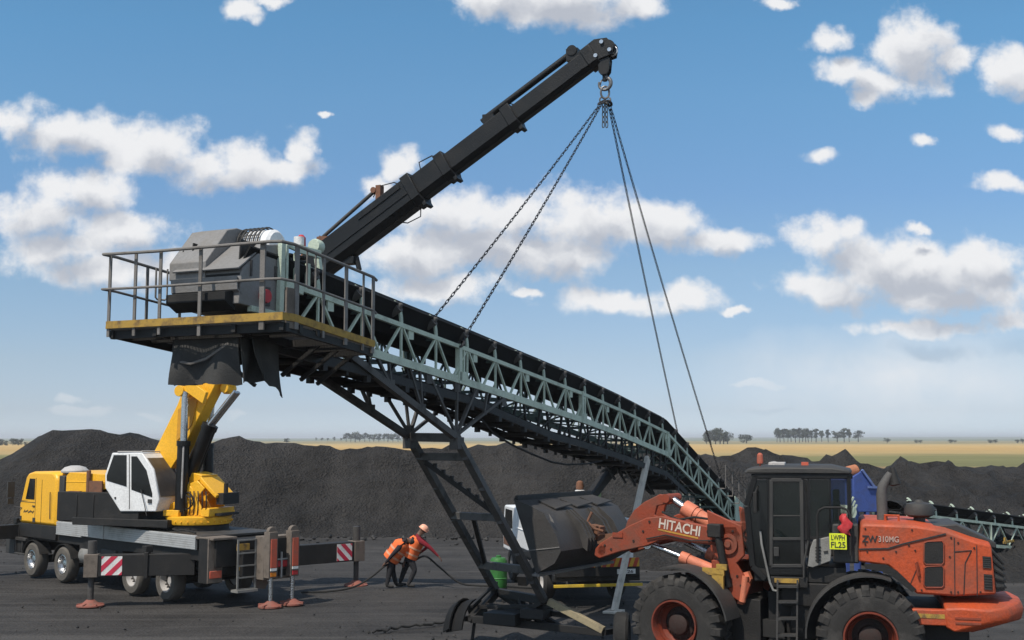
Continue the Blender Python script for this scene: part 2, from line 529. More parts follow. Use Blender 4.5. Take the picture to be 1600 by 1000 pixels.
M['rubber'] = paint('black_rubber', (0.022, 0.022, 0.022), 0.75, 0.5, (0.05, 0.048, 0.045), scale=3.0, spec=0.2)
M['tyre'] = paint('dusty_tyre_rubber', (0.028, 0.027, 0.026), 0.85, 0.6, (0.075, 0.07, 0.065), scale=2.5, spec=0.2)
M['tyre_tan'] = paint('muddy_tyre_rubber', (0.09, 0.083, 0.074), 0.9, 0.5, (0.15, 0.135, 0.115), scale=3, spec=0.15)
M['belt'] = paint('conveyor_belt_rubber', (0.009, 0.009, 0.0095), 0.75, 0.3, (0.03, 0.03, 0.03), scale=2.0, spec=0.2)
M['glass'] = glass('dark_cab_glass')
M['glass_clear'] = glass('clear_cab_glass', (0.008, 0.014, 0.012), 0.02, 0.34)
M['chrome'] = paint('cylinder_chrome', (0.62, 0.62, 0.62), 0.22, 0.12, metal=1.0, var=0.05)
M['alu'] = paint('aluminium_panel', (0.50, 0.50, 0.49), 0.45, 0.25, (0.2, 0.19, 0.17), metal=0.3, scale=3.0)
M['exhaust'] = paint('sooty_pipe', (0.10, 0.095, 0.09), 0.6, 0.4)
M['grey'] = paint('mid_grey_paint', (0.23, 0.225, 0.21), 0.55, 0.3, scale=2.5)
M['lgrey'] = paint('light_grey_paint', (0.46, 0.44, 0.42), 0.55, 0.25, scale=2.5)
M['charcoal'] = paint('charcoal_plastic', (0.034, 0.033, 0.032), 0.55, 0.4, (0.075, 0.07, 0.064), scale=2.0)
M['mud'] = paint('mud_caked_steel', (0.17, 0.14, 0.115), 0.8, 0.45, (0.07, 0.06, 0.05), scale=4.0)
M['red'] = paint('red_paint', (0.50, 0.03, 0.035), 0.5, 0.2)
M['redorange'] = paint('faded_red_paint', (0.55, 0.10, 0.055), 0.55, 0.35, (0.2, 0.13, 0.09), scale=4)
M['sign_red'] = paint('stripe_red', (0.58, 0.03, 0.07), 0.5, 0.15)
M['sign_white'] = paint('stripe_white', (0.78, 0.77, 0.74), 0.5, 0.15)
M['plate'] = paint('yellow_plate', (0.68, 0.74, 0.03), 0.45, 0.06)
M['letter_dark'] = paint('dark_lettering', (0.03, 0.03, 0.03), 0.5, 0.1)
M['letter_pale'] = paint('pale_lettering', (0.62, 0.55, 0.47), 0.5, 0.25, (0.3, 0.12, 0.08), scale=6)
M['letter_grey'] = paint('faded_lettering', (0.46, 0.36, 0.31), 0.5, 0.35, (0.45, 0.13, 0.07), scale=9)
M['letter_gold'] = paint('gold_line', (0.50, 0.26, 0.04), 0.5, 0.3)
M['amber'] = paint('amber_lens', (0.7, 0.22, 0.02), 0.25, 0.1)
M['blue'] = paint('blue_paint', (0.05, 0.09, 0.30), 0.5, 0.25)
M['strut'] = paint('chalky_white_strut', (0.58, 0.54, 0.47), 0.75, 0.35, (0.14, 0.13, 0.12), scale=4.0)
M['tan_strut'] = paint('straw_coloured_strut', (0.34, 0.28, 0.17), 0.75, 0.4, (0.10, 0.09, 0.08), scale=5.0)
M['drum'] = paint('green_plastic', (0.03, 0.17, 0.03), 0.5, 0.35)
M['chain'] = paint('chain_steel', (0.05, 0.05, 0.055), 0.45, 0.3, metal=0.6)
M['rust'] = paint('rusty_steel', (0.20, 0.09, 0.05), 0.8, 0.4, (0.08, 0.06, 0.05), scale=6)
M['skin'] = paint('skin', (0.13, 0.065, 0.042), 0.55, 0.05)
M['hivis'] = paint('hivis_orange_cloth', (0.80, 0.17, 0.055), 0.85, 0.10, (0.3, 0.09, 0.05), scale=6, spec=0.1)
M['tape'] = paint('reflective_tape', (0.72, 0.36, 0.22), 0.4, 0.2, spec=0.3)
M['trouser'] = paint('charcoal_trousers', (0.03, 0.03, 0.034), 0.9, 0.3, spec=0.1)
M['shirt_red'] = paint('maroon_shirt', (0.20, 0.02, 0.03), 0.9, 0.15, spec=0.1)
M['shirt_dark'] = paint('dark_work_shirt', (0.035, 0.03, 0.035), 0.9, 0.15, spec=0.1)
M['boot'] = paint('black_boots', (0.012, 0.012, 0.012), 0.6, 0.3)
M['hat'] = paint('peach_hard_hat', (0.85, 0.42, 0.28), 0.4, 0.05)
M['hair'] = paint('black_hair', (0.01, 0.009, 0.009), 0.7, 0.05)
M['seat'] = paint('cab_seat_cloth', (0.05, 0.05, 0.055), 0.9, 0.1)
M['ground'] = coal('coal_dust_ground', (0.022, 0.0204, 0.0192), (0.058, 0.0535, 0.050), 5.0, 0.05, 0.30, (1, 1, 1), 0, (0.080, 0.074, 0.069))
M['coal'] = coal('piled_coal', (0.014, 0.0132, 0.0127), (0.056, 0.0515, 0.048), 3.4, 0.34, 0.55, (1.1, 0.22, 0.35), 0.1)
M['lump'] = paint('loose_coal', (0.02, 0.019, 0.018), 0.55, 0.4, (0.05, 0.047, 0.044), scale=2)
M['dusty_glass'] = paint('dusty_tinted_glass', (0.055, 0.045, 0.038), 0.3, 0.5, (0.13, 0.11, 0.09), scale=2.5, spec=0.5)
M['arm_shade'] = paint('shaded_yellow_paint', (0.62, 0.30, 0.025), 0.45, 0.3, (0.16, 0.10, 0.05), scale=2.0)  # darker copy of the yellow, shade put into the colour
M['chain_bright'] = paint('worn_lifting_steel', (0.20, 0.20, 0.20), 0.4, 0.3, metal=0.7)
M['orange_lite'] = paint('sun_bleached_orange', (0.66, 0.20, 0.11), 0.5, 0.25, (0.2, 0.1, 0.07), scale=3.0)
M['hub'] = paint('greasy_hub', (0.035, 0.016, 0.012), 0.6, 0.5, (0.03, 0.026, 0.024), scale=4)
M['bucket'] = paint('coal_worn_bucket_steel', (0.040, 0.037, 0.035), 0.45, 0.5, (0.065, 0.06, 0.056), scale=1.6)
M['lgrey_dark'] = paint('scuffed_steel', (0.18, 0.17, 0.16), 0.5, 0.4)
M['chev_yellow'] = paint('chevron_yellow', (0.62, 0.36, 0.04), 0.5, 0.3)
M['chev_red'] = paint('chevron_red', (0.45, 0.06, 0.03), 0.5, 0.3)
M['kick_clean'] = paint('clean_yellow_paint', (0.66, 0.44, 0.04), 0.5, 0.2)
M['drum_dull'] = paint('dull_green_paint', (0.05, 0.09, 0.05), 0.6, 0.3)
M['blue_lite'] = paint('worn_blue_edges', (0.13, 0.19, 0.42), 0.55, 0.3)
M['rust_lite'] = paint('orange_rusty_motor', (0.42, 0.16, 0.08), 0.7, 0.3)
M['rim'] = paint('dull_red_rim', (0.20, 0.032, 0.013), 0.55, 0.5, (0.06, 0.035, 0.028), scale=4)
M['float'] = paint('dusty_red_float', (0.27, 0.085, 0.06), 0.7, 0.5, (0.15, 0.10, 0.08), scale=5)
# ---------------------------------------------------------------- the setting: ground, fields, coal heaps, far trees
def fbm(x, y, z=0.0, o=5):
    return noise.fractal(V((x, y, z)), 0.9, 2.1, o)

def make_ground():
    mb = MB(); xs = []; x = -130.0
    while x <= 130: xs.append(x); x += 1.0 if abs(x) < 25 else 5.0
    ys = []; y = -6.0
    while y <= 112: ys.append(y); y += 0.5 if 12 < y < 45 else 3.0
    n = len(xs)
    vs = []
    for y in ys:
        for x in xs:
            k = 0.035 * fbm(x * 0.35, y * 0.35) + 0.02 * fbm(x * 1.3, y * 1.3, 3.0)
            vs.append((x, y, k - 0.02))
    fs = [(j * n + i, j * n + i + 1, (j + 1) * n + i + 1, (j + 1) * n + i) for j in range(len(ys) - 1) for i in range(n - 1)]
    mb.add(vs, fs)
    tag(mb.build('ground', M['ground'], ang=180, flip=False), kind='structure')
make_ground()

def field_mat():
    m, t, b = new_mat('dry_farm_fields')
    L = t.links.new
    g = N(t, 'ShaderNodeNewGeometry')
    s = N(t, 'ShaderNodeSeparateXYZ'); L(g.outputs['Position'], s.inputs[0])
    mp = N(t, 'ShaderNodeMapping'); mp.inputs['Scale'].default_value = (0.0035, 0.006, 1)
    L(g.outputs['Position'], mp.inputs[0])
    n = N(t, 'ShaderNodeTexNoise', i_Scale=1.0, i_Detail=6.0, i_Roughness=0.6); L(mp.outputs[0], n.inputs['Vector'])
    lg = math_node(t, 'LOGARITHM', math_node(t, 'MAXIMUM', s.outputs[1], 100.0), 10.0)
    p = math_node(t, 'DIVIDE', math_node(t, 'SUBTRACT', lg, 2.0), 1.6)
    p = math_node(t, 'ADD', p, math_node(t, 'MULTIPLY_ADD', n.outputs['Fac'], 0.24, -0.12))
    r = N(t, 'ShaderNodeValToRGB'); L(p, r.inputs[0])
    stops = [(0.0, (0.20, 0.12, 0.07)), (0.135, (0.27, 0.175, 0.09)), (0.165, (0.15, 0.145, 0.062)), (0.27, (0.18, 0.17, 0.07)),
             (0.305, (0.37, 0.27, 0.12)), (0.40, (0.42, 0.275, 0.105)), (0.50, (0.48, 0.325, 0.13)), (0.585, (0.40, 0.30, 0.14)), (0.63, (0.21, 0.19, 0.10)), (0.72, (0.32, 0.25, 0.13)), (0.8, (0.17, 0.19, 0.12)), (1.0, (0.20, 0.22, 0.17))]
    while len(r.color_ramp.elements) < len(stops): r.color_ramp.elements.new(0.5)
    for e, (q, c) in zip(r.color_ramp.elements, stops):
        e.position = q; e.color = (*c, 1)
    mp2 = N(t, 'ShaderNodeMapping'); mp2.inputs['Scale'].default_value = (0.05, 0.10, 1)
    L(g.outputs['Position'], mp2.inputs[0])
    n2 = N(t, 'ShaderNodeTexNoise', i_Scale=1.0, i_Detail=8.0, i_Roughness=0.7); L(mp2.outputs[0], n2.inputs['Vector'])
    mr = N(t, 'ShaderNodeMapRange'); mr.inputs['From Min'].default_value = 0.3; mr.inputs['From Max'].default_value = 0.7
    mr.inputs['To Min'].default_value = 0.78; mr.inputs['To Max'].default_value = 1.2
    L(n2.outputs['Fac'], mr.inputs['Value'])
    mx = N(t, 'ShaderNodeMix', data_type='RGBA', blend_type='MULTIPLY'); mx.inputs['Factor'].default_value = 1
    L(r.outputs[0], mx.inputs['A']); L(mr.outputs[0], mx.inputs['B']); L(mx.outputs['Result'], b.inputs['Base Color'])
    b.inputs['Roughness'].default_value = 0.95
    b.inputs['Specular IOR Level'].default_value = 0.1
    return m

def make_field():
    mb = MB(); ys = []; y = 112.0
    while y < 9000: ys.append(y); y *= 1.06
    ks = [i / 30 for i in range(-30, 31)]
    vs = []
    for y in ys:
        for k in ks:
            x = k * (y * 1.1 + 150)
            s = max(0.0, min(1.0, (y - 1500) / 4500)); s = s * s * (3 - 2 * s)
            z = -0.02 + s * (6 + 7 * max(-0.3, min(1, x / 3000)) + 5 * noise.noise(V((x / 1500, y / 3000, 0))))
            vs.append((x, y, z))
    n = len(ks)
    fs = [(j * n + i, j * n + i + 1, (j + 1) * n + i + 1, (j + 1) * n + i) for j in range(len(ys) - 1) for i in range(n - 1)]
    mb.add(vs, fs)
    tag(mb.build('field', field_mat(), ang=180, flip=False), kind='structure')
make_field()

def heap(label, crest, front, back, seed, step=0.45, rough=1.0):
    pts = [at(u, v, Y) for u, v, Y in crest]
    def cr(x):
        for a, b in zip(pts, pts[1:]):
            if a.x <= x <= b.x:
                k = (x - a.x) / (b.x - a.x)
                k2 = k * k * (3 - 2 * k)
                return a.lerp(b, k2)
        return pts[-1]
    xs = []; x = pts[0].x + 0.01
    while x < pts[-1].x: xs.append(x); x += step
    ts = [-1.25 + i * 0.04 for i in range(64)]
    vs = []
    for x in xs:
        c = cr(x); h = max(0.05, c.z + 0.12)
        for t in ts:
            hk = max(h, 2.0)
            ln = (front if t < 0 else back) * hk / 4.2
            rad = math.sqrt(t * t + 0.012) - 0.11
            e = max(-0.15, 1 - rad)
            y = c.y + t * ln + 0.9 * fbm(x * 0.10, t * 1.2, seed)
            gully = 0.30 * noise.noise(V((x * 0.75 + 0.5 * fbm(x * .2, y * .2, seed), y * 0.10, seed))) * min(1, 4 * abs(t)) * e
            lump = 0.32 * fbm(x * 0.33, y * 0.33, seed) * min(1, 0.25 + e * 1.2)
            fine = 0.15 * fbm(x * 1.5, y * 1.5, seed + 5, 4)
            z = h * e + (gully + lump + fine) * rough * (0.35 + 0.65 * min(1, e * 2)) - 0.06
            vs.append((x, y, z))
    n = len(ts)
    fs = [(j * n + i, (j + 1) * n + i, (j + 1) * n + i + 1, j * n + i + 1) for j in range(len(xs) - 1) for i in range(n - 1)]
    mb = MB(); mb.add(vs, fs)
    o = mb.build('coal_heap', M['coal'], ang=180, flip=False)
    return tag(o, label, 'coal heap')

heap('tall flat-topped heap of black coal rising behind the yellow truck cab',
     [(-330, 815, 55), (-160, 800, 55), (-60, 760, 55), (0, 730, 55), (30, 708, 55), (70, 679, 55), (105, 674, 55), (150, 672, 55), (190, 682, 55), (230, 690, 55), (300, 697, 55), (345, 704, 55), (420, 728, 55), (520, 800, 55), (560, 818, 55)],
     7.5, 9, 1.0)
heap('long low ridge of coal stretching behind the two workers and the conveyor legs',
     [(200, 800, 57), (290, 702, 57), (330, 693, 57), (375, 688, 57), (430, 695, 57), (470, 700, 57), (530, 700, 57), (600, 704, 57), (650, 702, 57), (760, 697, 57), (860, 694, 57), (960, 696, 57), (1040, 701, 57), (1110, 712, 57), (1180, 735, 57), (1260, 790, 57)],
     7.0, 9, 4.0, rough=1.3)
heap('broad lumpy coal ridge filling the right side behind the wheel loader',
     [(960, 800, 62), (1060, 735, 62), (1115, 716, 62), (1150, 720, 62), (1190, 715, 62), (1240, 721, 62), (1300, 717, 62), (1345, 724, 62), (1380, 732, 62), (1410, 721, 62), (1440, 731, 62), (1480, 730, 62), (1530, 735, 62), (1600, 735, 62), (1720, 738, 62), (1900, 745, 62), (2100, 760, 62), (2250, 800, 62)],
     16, 10, 8.0, rough=2.0)
heap('small loose coal mound between the loader tail and the second conveyor',
     [(1330, 870, 40), (1400, 850, 40), (1470, 838, 40), (1540, 842, 40), (1600, 836, 40), (1680, 838, 40), (1800, 850, 40), (1900, 872, 40)],
     11, 9, 12.0, rough=1.3)
heap('low spill of coal on the ground behind the loader front tyre',
     [(960, 872, 41), (1000, 852, 41), (1060, 844, 41), (1120, 846, 41), (1200, 850, 41), (1290, 866, 41)],
     8, 6, 15.0)

def leaf_mat(name, a, b_):
    m, t, b = new_mat(name)
    L = t.links.new
    oi = N(t, 'ShaderNodeNewGeometry')
    n = N(t, 'ShaderNodeTexNoise', i_Scale=0.9, i_Detail=3.0); L(oi.outputs['Position'], n.inputs['Vector'])
    mx = N(t, 'ShaderNodeMix', data_type='RGBA'); mx.inputs['A'].default_value = (*a, 1); mx.inputs['B'].default_value = (*b_, 1)
    L(n.outputs['Fac'], mx.inputs['Factor']); L(mx.outputs['Result'], b.inputs['Base Color'])
    b.inputs['Roughness'].default_value = 0.8
    return m
M['leaf'] = leaf_mat('dusty_tree_leaves', (0.030, 0.042, 0.028), (0.075, 0.085, 0.055))
M['bark'] = paint('tree_bark', (0.12, 0.10, 0.08), 0.9, 0.2)

def tree_parts(seed, tall):
    rnd = random.Random(seed)
    tr = MB(); cr = MB()
    tr.path([(0, 0, -0.2), (0.02, 0.02, 0.25), (0.0, 0.03, 0.5), (0.03, 0, 0.78)], 0.03, 7, [0.035, 0.026, 0.018, 0.008])
    clumps = []
    for k in range(17 if tall else 16):
        a = rnd.uniform(0, 6.28); z = rnd.uniform(0.26, 0.9) if tall else rnd.uniform(0.16, 0.82)
        r = (0.16 if tall else 0.30) * rnd.uniform(0.3, 1.0) * (1.15 - abs(z - 0.6))
        c = V((r * math.cos(a), r * math.sin(a), z)); clumps.append((c, rnd.uniform(0.09, 0.16) * (1.0 if tall else 1.25)))
        tr.tube((0, 0.01, max(0.2, z - 0.25)), c, 0.010, 0.004, 5)
    for c, r in clumps:
        for q in range(38):
            d = V((rnd.gauss(0, 1), rnd.gauss(0, 1), rnd.gauss(0, 0.8)))
            d = d.normalized() * r * rnd.uniform(0.2, 1.0) ** 0.6
            p = c + d; s = rnd.uniform(0.018, 0.038)
            x = V((rnd.gauss(0, 1), rnd.gauss(0, 1), rnd.gauss(0, 1))).normalized(); y = x.orthogonal().normalized()
            cr.add([p - x * s - y * s, p + x * s - y * s * 0.6, p + x * s * 0.8 + y * s, p - x * s * 0.7 + y * s * 0.9], [(0, 1, 2, 3)])
    return tr, cr
protos = {}
def tree(name, label, cat, group, u, vtop, vbase, Y, kind, seed):
    key = (kind, seed % 4)
    b = at(u, vbase, Y); h = (vbase - vtop) / F * Y
    o = thing(name, label, cat, loc=(b.x, b.y, b.z), rot=seed * 1.7, group=group)
    if key not in protos:
        tr, cr = tree_parts(seed, kind == 'tall')
        protos[key] = (tr.build('trunk', M['bark'], o), cr.build('crown', M['leaf'], o, flip=False))
    else:
        for q in protos[key]:
            c = q.copy(); COL.objects.link(c); c.parent = o
    w = {'tall': 1.15, 'round': 1.35, 'bush': 1.9}[kind] * (0.85 + 0.4 * ((seed * 37) % 10) / 10)
    o.scale = (h * w, h * w, h)
    return o
rt = random.Random(3)
# the row right of the conveyor
row = [1214, 1219, 1225, 1231, 1236, 1243, 1249, 1254, 1259, 1263, 1268, 1275, 1284, 1294, 1308, 1319, 1327, 1341]
for i, u in enumerate(row):
    big = u in (1308, 1341)
    tree('tree', ['tall thin dusty tree in the row on the horizon behind the right coal ridge', 'round bushy tree at the right end of the horizon row'][big], 'tree', 'trees in the right horizon row',
         u, rt.uniform(668, 672) if not 1280 < u < 1300 else rt.uniform(666, 674), 687.5, 1100, 'round' if big else 'tall', i)
for i, u in enumerate([1104, 1111, 1118, 1125, 1131, 1137]):
    tree('tree', 'tree in the dense clump standing right beside the falling lifting chain', 'tree', 'trees in the clump by the chain', u, [675, 671, 669, 667, 671, 673][i], 692, 850, 'round', i + 30)
for i, u in enumerate([494, 503, 512, 522, 533, 541, 548, 555, 562, 570, 577, 584, 592, 600, 606, 614, 622, 632]):
    far = u < 540
    tree('tree', 'dark distant tree in the long treeline left of the conveyor legs', 'tree', 'trees in the left treeline', u, rt.uniform(682, 684.5) if far else rt.uniform(673, 678), 688, 1250, 'round', i + 60)
for i, u in enumerate([-14, 2, 9, 20, 29, 40]):
    tree('tree', 'dark tree in the clump at the left edge beyond the tall coal heap', 'tree', 'trees at the left edge', u, [684, 685, 688, 684, 683, 690][i], 697, 700, 'round', i + 90)
for i, (u, vt) in enumerate([(448, 684), (1166, 677), (1386, 684), (1432, 686), (1438, 687), (1486, 686), (1492, 687), (1548, 686), (1555, 686), (1590, 686), (1598, 685), (1640, 684)]):
    tree('bush', 'low dark bush standing alone out in the golden field', 'bush', 'lone bushes in the far field', u, vt, 692, 1000, 'bush', i + 120)
# ---------------------------------------------------------------- the inclined conveyor that is being lifted
HW = 0.55                                   # half width of the truss
CON = FR(-0.963 - 0.911 * HW, 20.9 + 0.413 * HW, math.atan2(0.911, 0.413))
def cn(u, v, y=-HW):
    return CON.hit(u, v, 1, y)
top_px = [(400, 424), (452, 441), (620, 503), (717, 539), (810, 575), (908, 612.6), (975, 642), (1041, 674), (1100, 737), (1161, 803)]
TOPS = [cn(u, v) for u, v in top_px]
XHEAD, XEND = -6.6, TOPS[-1].x
KINK = TOPS[7].x
def zt(x):
    a = TOPS
    for p, q in zip(a, a[1:]):
        if x <= q.x:
            k = (x - p.x) / (q.x - p.x)
            return p.z + (q.z - p.z) * k
    return a[-1].z + (x - a[-1].x) * (a[-1].z - a[-2].z) / (a[-1].x - a[-2].x)
DEP = 0.68
def zb(x): return zt(x) - DEP
STEP = 1.22
nst = int((XEND + 4.6) / STEP)
ST = [-4.55 + STEP * i for i in range(nst + 1)]
conv = thing('conveyor', 'long pale green lattice conveyor held by the crane chains, grey drive box at its head', 'conveyor', CON)

def chord(mb, y, f, x0, x1, w, h, n=None):
    xs = sorted(set([x0, x1] + [p.x for p in TOPS if x0 < p.x < x1]))
    for a, b in zip(xs, xs[1:]):
        mb.beam((a, y, f(a)), (b + 0.01, y, f(b + 0.01)), w, h)

def side(y, mat):
    mb = MB(); s = -1 if y < 0 else 1
    chord(mb, y, lambda x: zt(x) - 0.03, -5.3, XEND, 0.06, 0.075)
    chord(mb, y, lambda x: zb(x) + 0.045, -5.3, KINK, 0.075, 0.13)
    chord(mb, y, lambda x: zb(x) + 0.03, KINK - 0.02, XEND, 0.06, 0.07)
    for i, x in enumerate(ST):
        if x < -4.7: continue
        mb.beam((x, y, zb(x) + 0.08), (x, y, zt(x) - 0.05), 0.035, 0.035)
        for d in (-1, 1):
            xb = x + d * STEP * 0.44
            if xb > XEND - 0.1: continue
            mb.beam((x + d * 0.05, y, zt(x) - 0.06), (xb, y, zb(xb) + 0.09), 0.04, 0.035)
        if i % 2 == 0:
            mb.box((x + 0.32, y - s * 0.0, zt(x + 0.32) - 0.13), (0.16, 0.03, 0.16))
    for u in (717, 908, 1041):
        x = cn(u, 560).x
        mb.beam((x, y, zb(x) - 0.02), (x, y, zt(x) + 0.02), 0.095, 0.10)
        mb.beam((x + 0.18, y, zb(x) + 0.06), (x + 0.18, y, zt(x) - 0.04), 0.05, 0.05)
        mb.box((x + 0.08, y, zb(x) + 0.11), (0.34, 0.095, 0.16))
    return mb.build('side_frame', mat, conv)
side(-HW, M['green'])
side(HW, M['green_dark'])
# cross members and bottom bracing
mb = MB()
for i, x in enumerate(ST):
    mb.beam((x, -HW + .03, zt(x) - 0.05), (x, HW - .03, zt(x) - 0.05), 0.05, 0.05)
    mb.beam((x, -HW + .04, zb(x) + 0.05), (x, HW - .04, zb(x) + 0.05), 0.05, 0.06)
    if i + 1 < len(ST):
        x2 = ST[i + 1]; s = 1 if i % 2 else -1
        mb.beam((x, s * (HW - .05), zb(x) + 0.03), (x2, -s * (HW - .05), zb(x2) + 0.03), 0.04, 0.03)
mb.build('cross_bracing', M['green_dark'], conv)
# carrying belt: a trough
mb = MB()
prof = [(-0.58, 0.30), (-0.50, 0.18), (-0.30, -0.17), (0, -0.22), (0.30, -0.17), (0.50, 0.18), (0.58, 0.30)]
xs = [-6.2] + [p.x for p in TOPS[1:-1]] + [XEND - 0.1]
rings = []
for x in xs:
    z = zt(x)
    rings.append([V((x, y, z + h)) for y, h in prof] + [V((x, y * 0.97, z + h + 0.025)) for y, h in reversed(prof)])
mb.loft(rings)
mb.build('carrying_belt', M['belt'], conv)
# dark skirt boards along the belt
for s in (-1, 1):
    mb = MB()
    for a, b in zip(xs[:-1], xs[1:]):
        n = 6
        for k in range(n):
            p = a + (b - a) * k / n; q = a + (b - a) * (k + 1) / n
            mb.beam((p, s * 0.40, zt(p) + 0.27), (q, s * 0.40, zt(q) + 0.27), 0.02, 0.30)
    mb.build('skirt_board', M['black'], conv)
# idlers: a curved bracket on each side, each with its wing roller
IDX = [x for x in ST if x > -5.0 and x < XEND - 0.6]
def slope(x): return math.atan((zt(x + .2) - zt(x - .2)) / .4)
for s in (-1, 1):
    mb = MB()
    pts = []
    for k in range(8):
        ang = k / 7 * R(80)
        pts.append((0.0, s * (HW - 0.20 * (1 - math.cos(ang))), -0.04 + 0.44 * math.sin(ang)))
    for p, q in zip(pts, pts[1:]):
        mb.beam(p, q, 0.085, 0.03, up=(0, s, 0.2))
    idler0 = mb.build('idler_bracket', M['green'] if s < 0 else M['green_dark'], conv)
    mb = MB()
    c = V((-0.12, s * 0.20, 0.06)); d = V((-0.12, s * 0.56, 0.27))
    mb.tube(c, d, 0.10, n=14)
    mb.tube(d, d + V((0, s * .06, .035)), 0.07, 0.02, n=10)
    mb.build('roller', M['roller'], idler0)
    idler0.location = (IDX[0], 0, zt(IDX[0])); idler0.rotation_euler = (0, -slope(IDX[0]), 0)
    for x in IDX[1:]:
        copy_part(idler0, conv, (x, 0, zt(x)), (0, -slope(x), 0))
# return belt and the dark lower frame hung below
def zr(x): return zb(x) - (0.27 + 0.24 * max(0, min(1, (x - 0.5) / 4)))
xs2 = sorted([-6.0] + [0.5, 1.5, 2.5, 3.5, 4.5] + [p.x for p in TOPS[2:8] if p.x > 5 or p.x < 0] + [KINK + 2.0])
mb = MB()
for a, b in zip(xs2, xs2[1:]):
    mb.beam((a, 0, zr(a) + 0.10), (b, 0, zr(b) + 0.10), 1.0, 0.03)
mb.build('return_belt', M['belt'], conv)
mb = MB()
for s in (-1, 1):
    y = s * (HW - 0.02)
    for a, b in zip(xs2, xs2[1:]):
        mb.beam((a, y, zr(a)), (b, y, zr(b)), 0.07, 0.14)
    for i, x in enumerate(ST):
        if x > KINK + 1.8: continue
        for d in (-0.3, 0.3):
            mb.beam((x + d, y, zr(x + d) + .08), (x + d * 0.6, y, zb(x) - 0.0), 0.045, 0.045)
        mb.beam((x - .3, y, zr(x)), (x + .55, y, zb(x + .55) - .02), 0.03, 0.03)
        mb.box((x + 0.2, y, zr(x + 0.2) - 0.11), (0.12, 0.08, 0.10))
        mb.box((x - 0.4, y, zr(x - 0.4) - 0.10), (0.06, 0.05, 0.08))
for i, x in enumerate(ST):
    if x > KINK + 1.8: continue
    mb.tube((x, -HW, zr(x) - 0.04), (x, HW, zr(x) - 0.04), 0.055, n=10)
mb.build('lower_frame', M['black'], conv)
# tail: rear box with pulley, and legs to the ground
mb = MB()
zt_e = zt(XEND)
for s in (-1, 1):
    mb.prism([(XEND - 1.4, s * .62, zt(XEND - 1.4) - .75), (XEND + .35, s * .62, zt_e - .95), (XEND + .35, s * .62, zt_e + .2), (XEND - 1.4, s * .62, zt(XEND - 1.4) + .25)], (0, -s * .03, 0))
mb.tube((XEND + .05, -.58, zt_e - .3), (XEND + .05, .58, zt_e - .3), 0.24, n=20)
mb.build('tail_box', M['green'], conv)
mb = MB()
for s in (-1, 1):
    mb.beam((XEND - .2, s * .6, zt_e - .7), (XEND + .3, s * .7, 0.0), 0.1, 0.1)
    mb.beam((XEND - 1.6, s * .6, zt(XEND - 1.6) - .6), (XEND + .2, s * .68, 0.25), 0.07, 0.07)
mb.beam((XEND + .3, -.75, 0.03), (XEND + .3, .75, .03), .2, .06)
mb.build('tail_stand', M['black'], conv)
# light rails near the tail
mb = MB()
for s in (-1, 1):
    mb = MB(); pr = None
    for k in range(5):
        x = XEND - 3.6 + k * 0.9
        b = V((x, s * (HW + .30), zt(x) - .1)); t = b + V((0, 0, 0.75))
        mb.tube(b, t, 0.014, n=6); mb.tube((x, s * HW, zt(x) - .1), b, .018, n=6)
        if pr:
            mb.tube(pr[1], t, 0.013, n=6); mb.tube(pr[0].lerp(pr[1], .5), b.lerp(t, .5), 0.012, n=6)
        pr = (b, t)
    mb.build('tail_rail', M['rail'], conv)

# ---- head platform
ZP = cn(440, 496, -HW - 0.9).z
XF = -6.67
YN, YF = -HW - 0.9, HW + 0.9
xside = cn(585, 540, YN).x
zside = cn(585, 540, YN).z
def zplat(x): return ZP if x <= XF + .25 else ZP + (zside - ZP) * (x - XF - .25) / (xside - XF - .25)
mb = MB()
def grating(x0, x1, y0, y1):
    n = int((y1 - y0) / 0.045)
    for k in range(n + 1):
        y = y0 + (y1 - y0) * k / n
        mb.beam((x0, y, zplat(x0) - .03), (x1, y, zplat(x1) - .03), 0.008, 0.035)
    m = max(2, int((x1 - x0) / 0.12))
    for k in range(m + 1):
        x = x0 + (x1 - x0) * k / m
        mb.beam((x, y0, zplat(x) - .03), (x, y1, zplat(x) - .03), 0.008, 0.02)
grating(XF + .03, -5.9, YN + .03, YF - .03)
grating(-5.9, xside, YN + .03, -HW - .08)
grating(-5.9, xside, HW + .08, YF - .03)
mb.build('grating_floor', M['rail'], conv)
mb = MB()
for x in (XF + .12, -6.25, -5.85):
    mb.beam((x, YN, ZP - .11), (x, YF, ZP - .11), 0.07, 0.11)
for x in (-5.4, -4.95, xside - .1):
    for s in (-1, 1):
        mb.beam((x, s * HW, zplat(x) - .12), (x, s * (HW + .88), zplat(x) - .10), 0.06, 0.10)
        mb.beam((x, s * HW, zplat(x) - .55), (x, s * (HW + .6), zplat(x) - .14), 0.05, 0.05)
for y in (YN + .05, -HW - .1, HW + .1, YF - .05):
    mb.beam((XF + .05, y, ZP - .10), (xside, y, zplat(xside) - .10), .06, .10)
for k in range(26):
    y = YN + .1 + k * .105
    mb.box((XF + .05 + .1, y, ZP - .09), (0.03, 0.035, 0.07))
mb.build('platform_joists', M['black'], conv)
mb = MB()
mb.beam((XF, YN, ZP + .022), (XF, YF, ZP + .022), .02, .10)
mb.beam((XF, YF, ZP + .022), (xside, YF, zplat(xside) + .022), .02, .10)
mb.build('kick_plate', M['kick'], conv)
mb = MB()
mb.beam((XF - .01, YN, ZP + .022), (XF + .25, YN, ZP + .022), .02, .10)
mb.beam((XF + .25, YN, ZP + .022), (xside, YN, zplat(xside) + .022), .022, .10)
mb.build('kick_plate', M['kick'], conv)

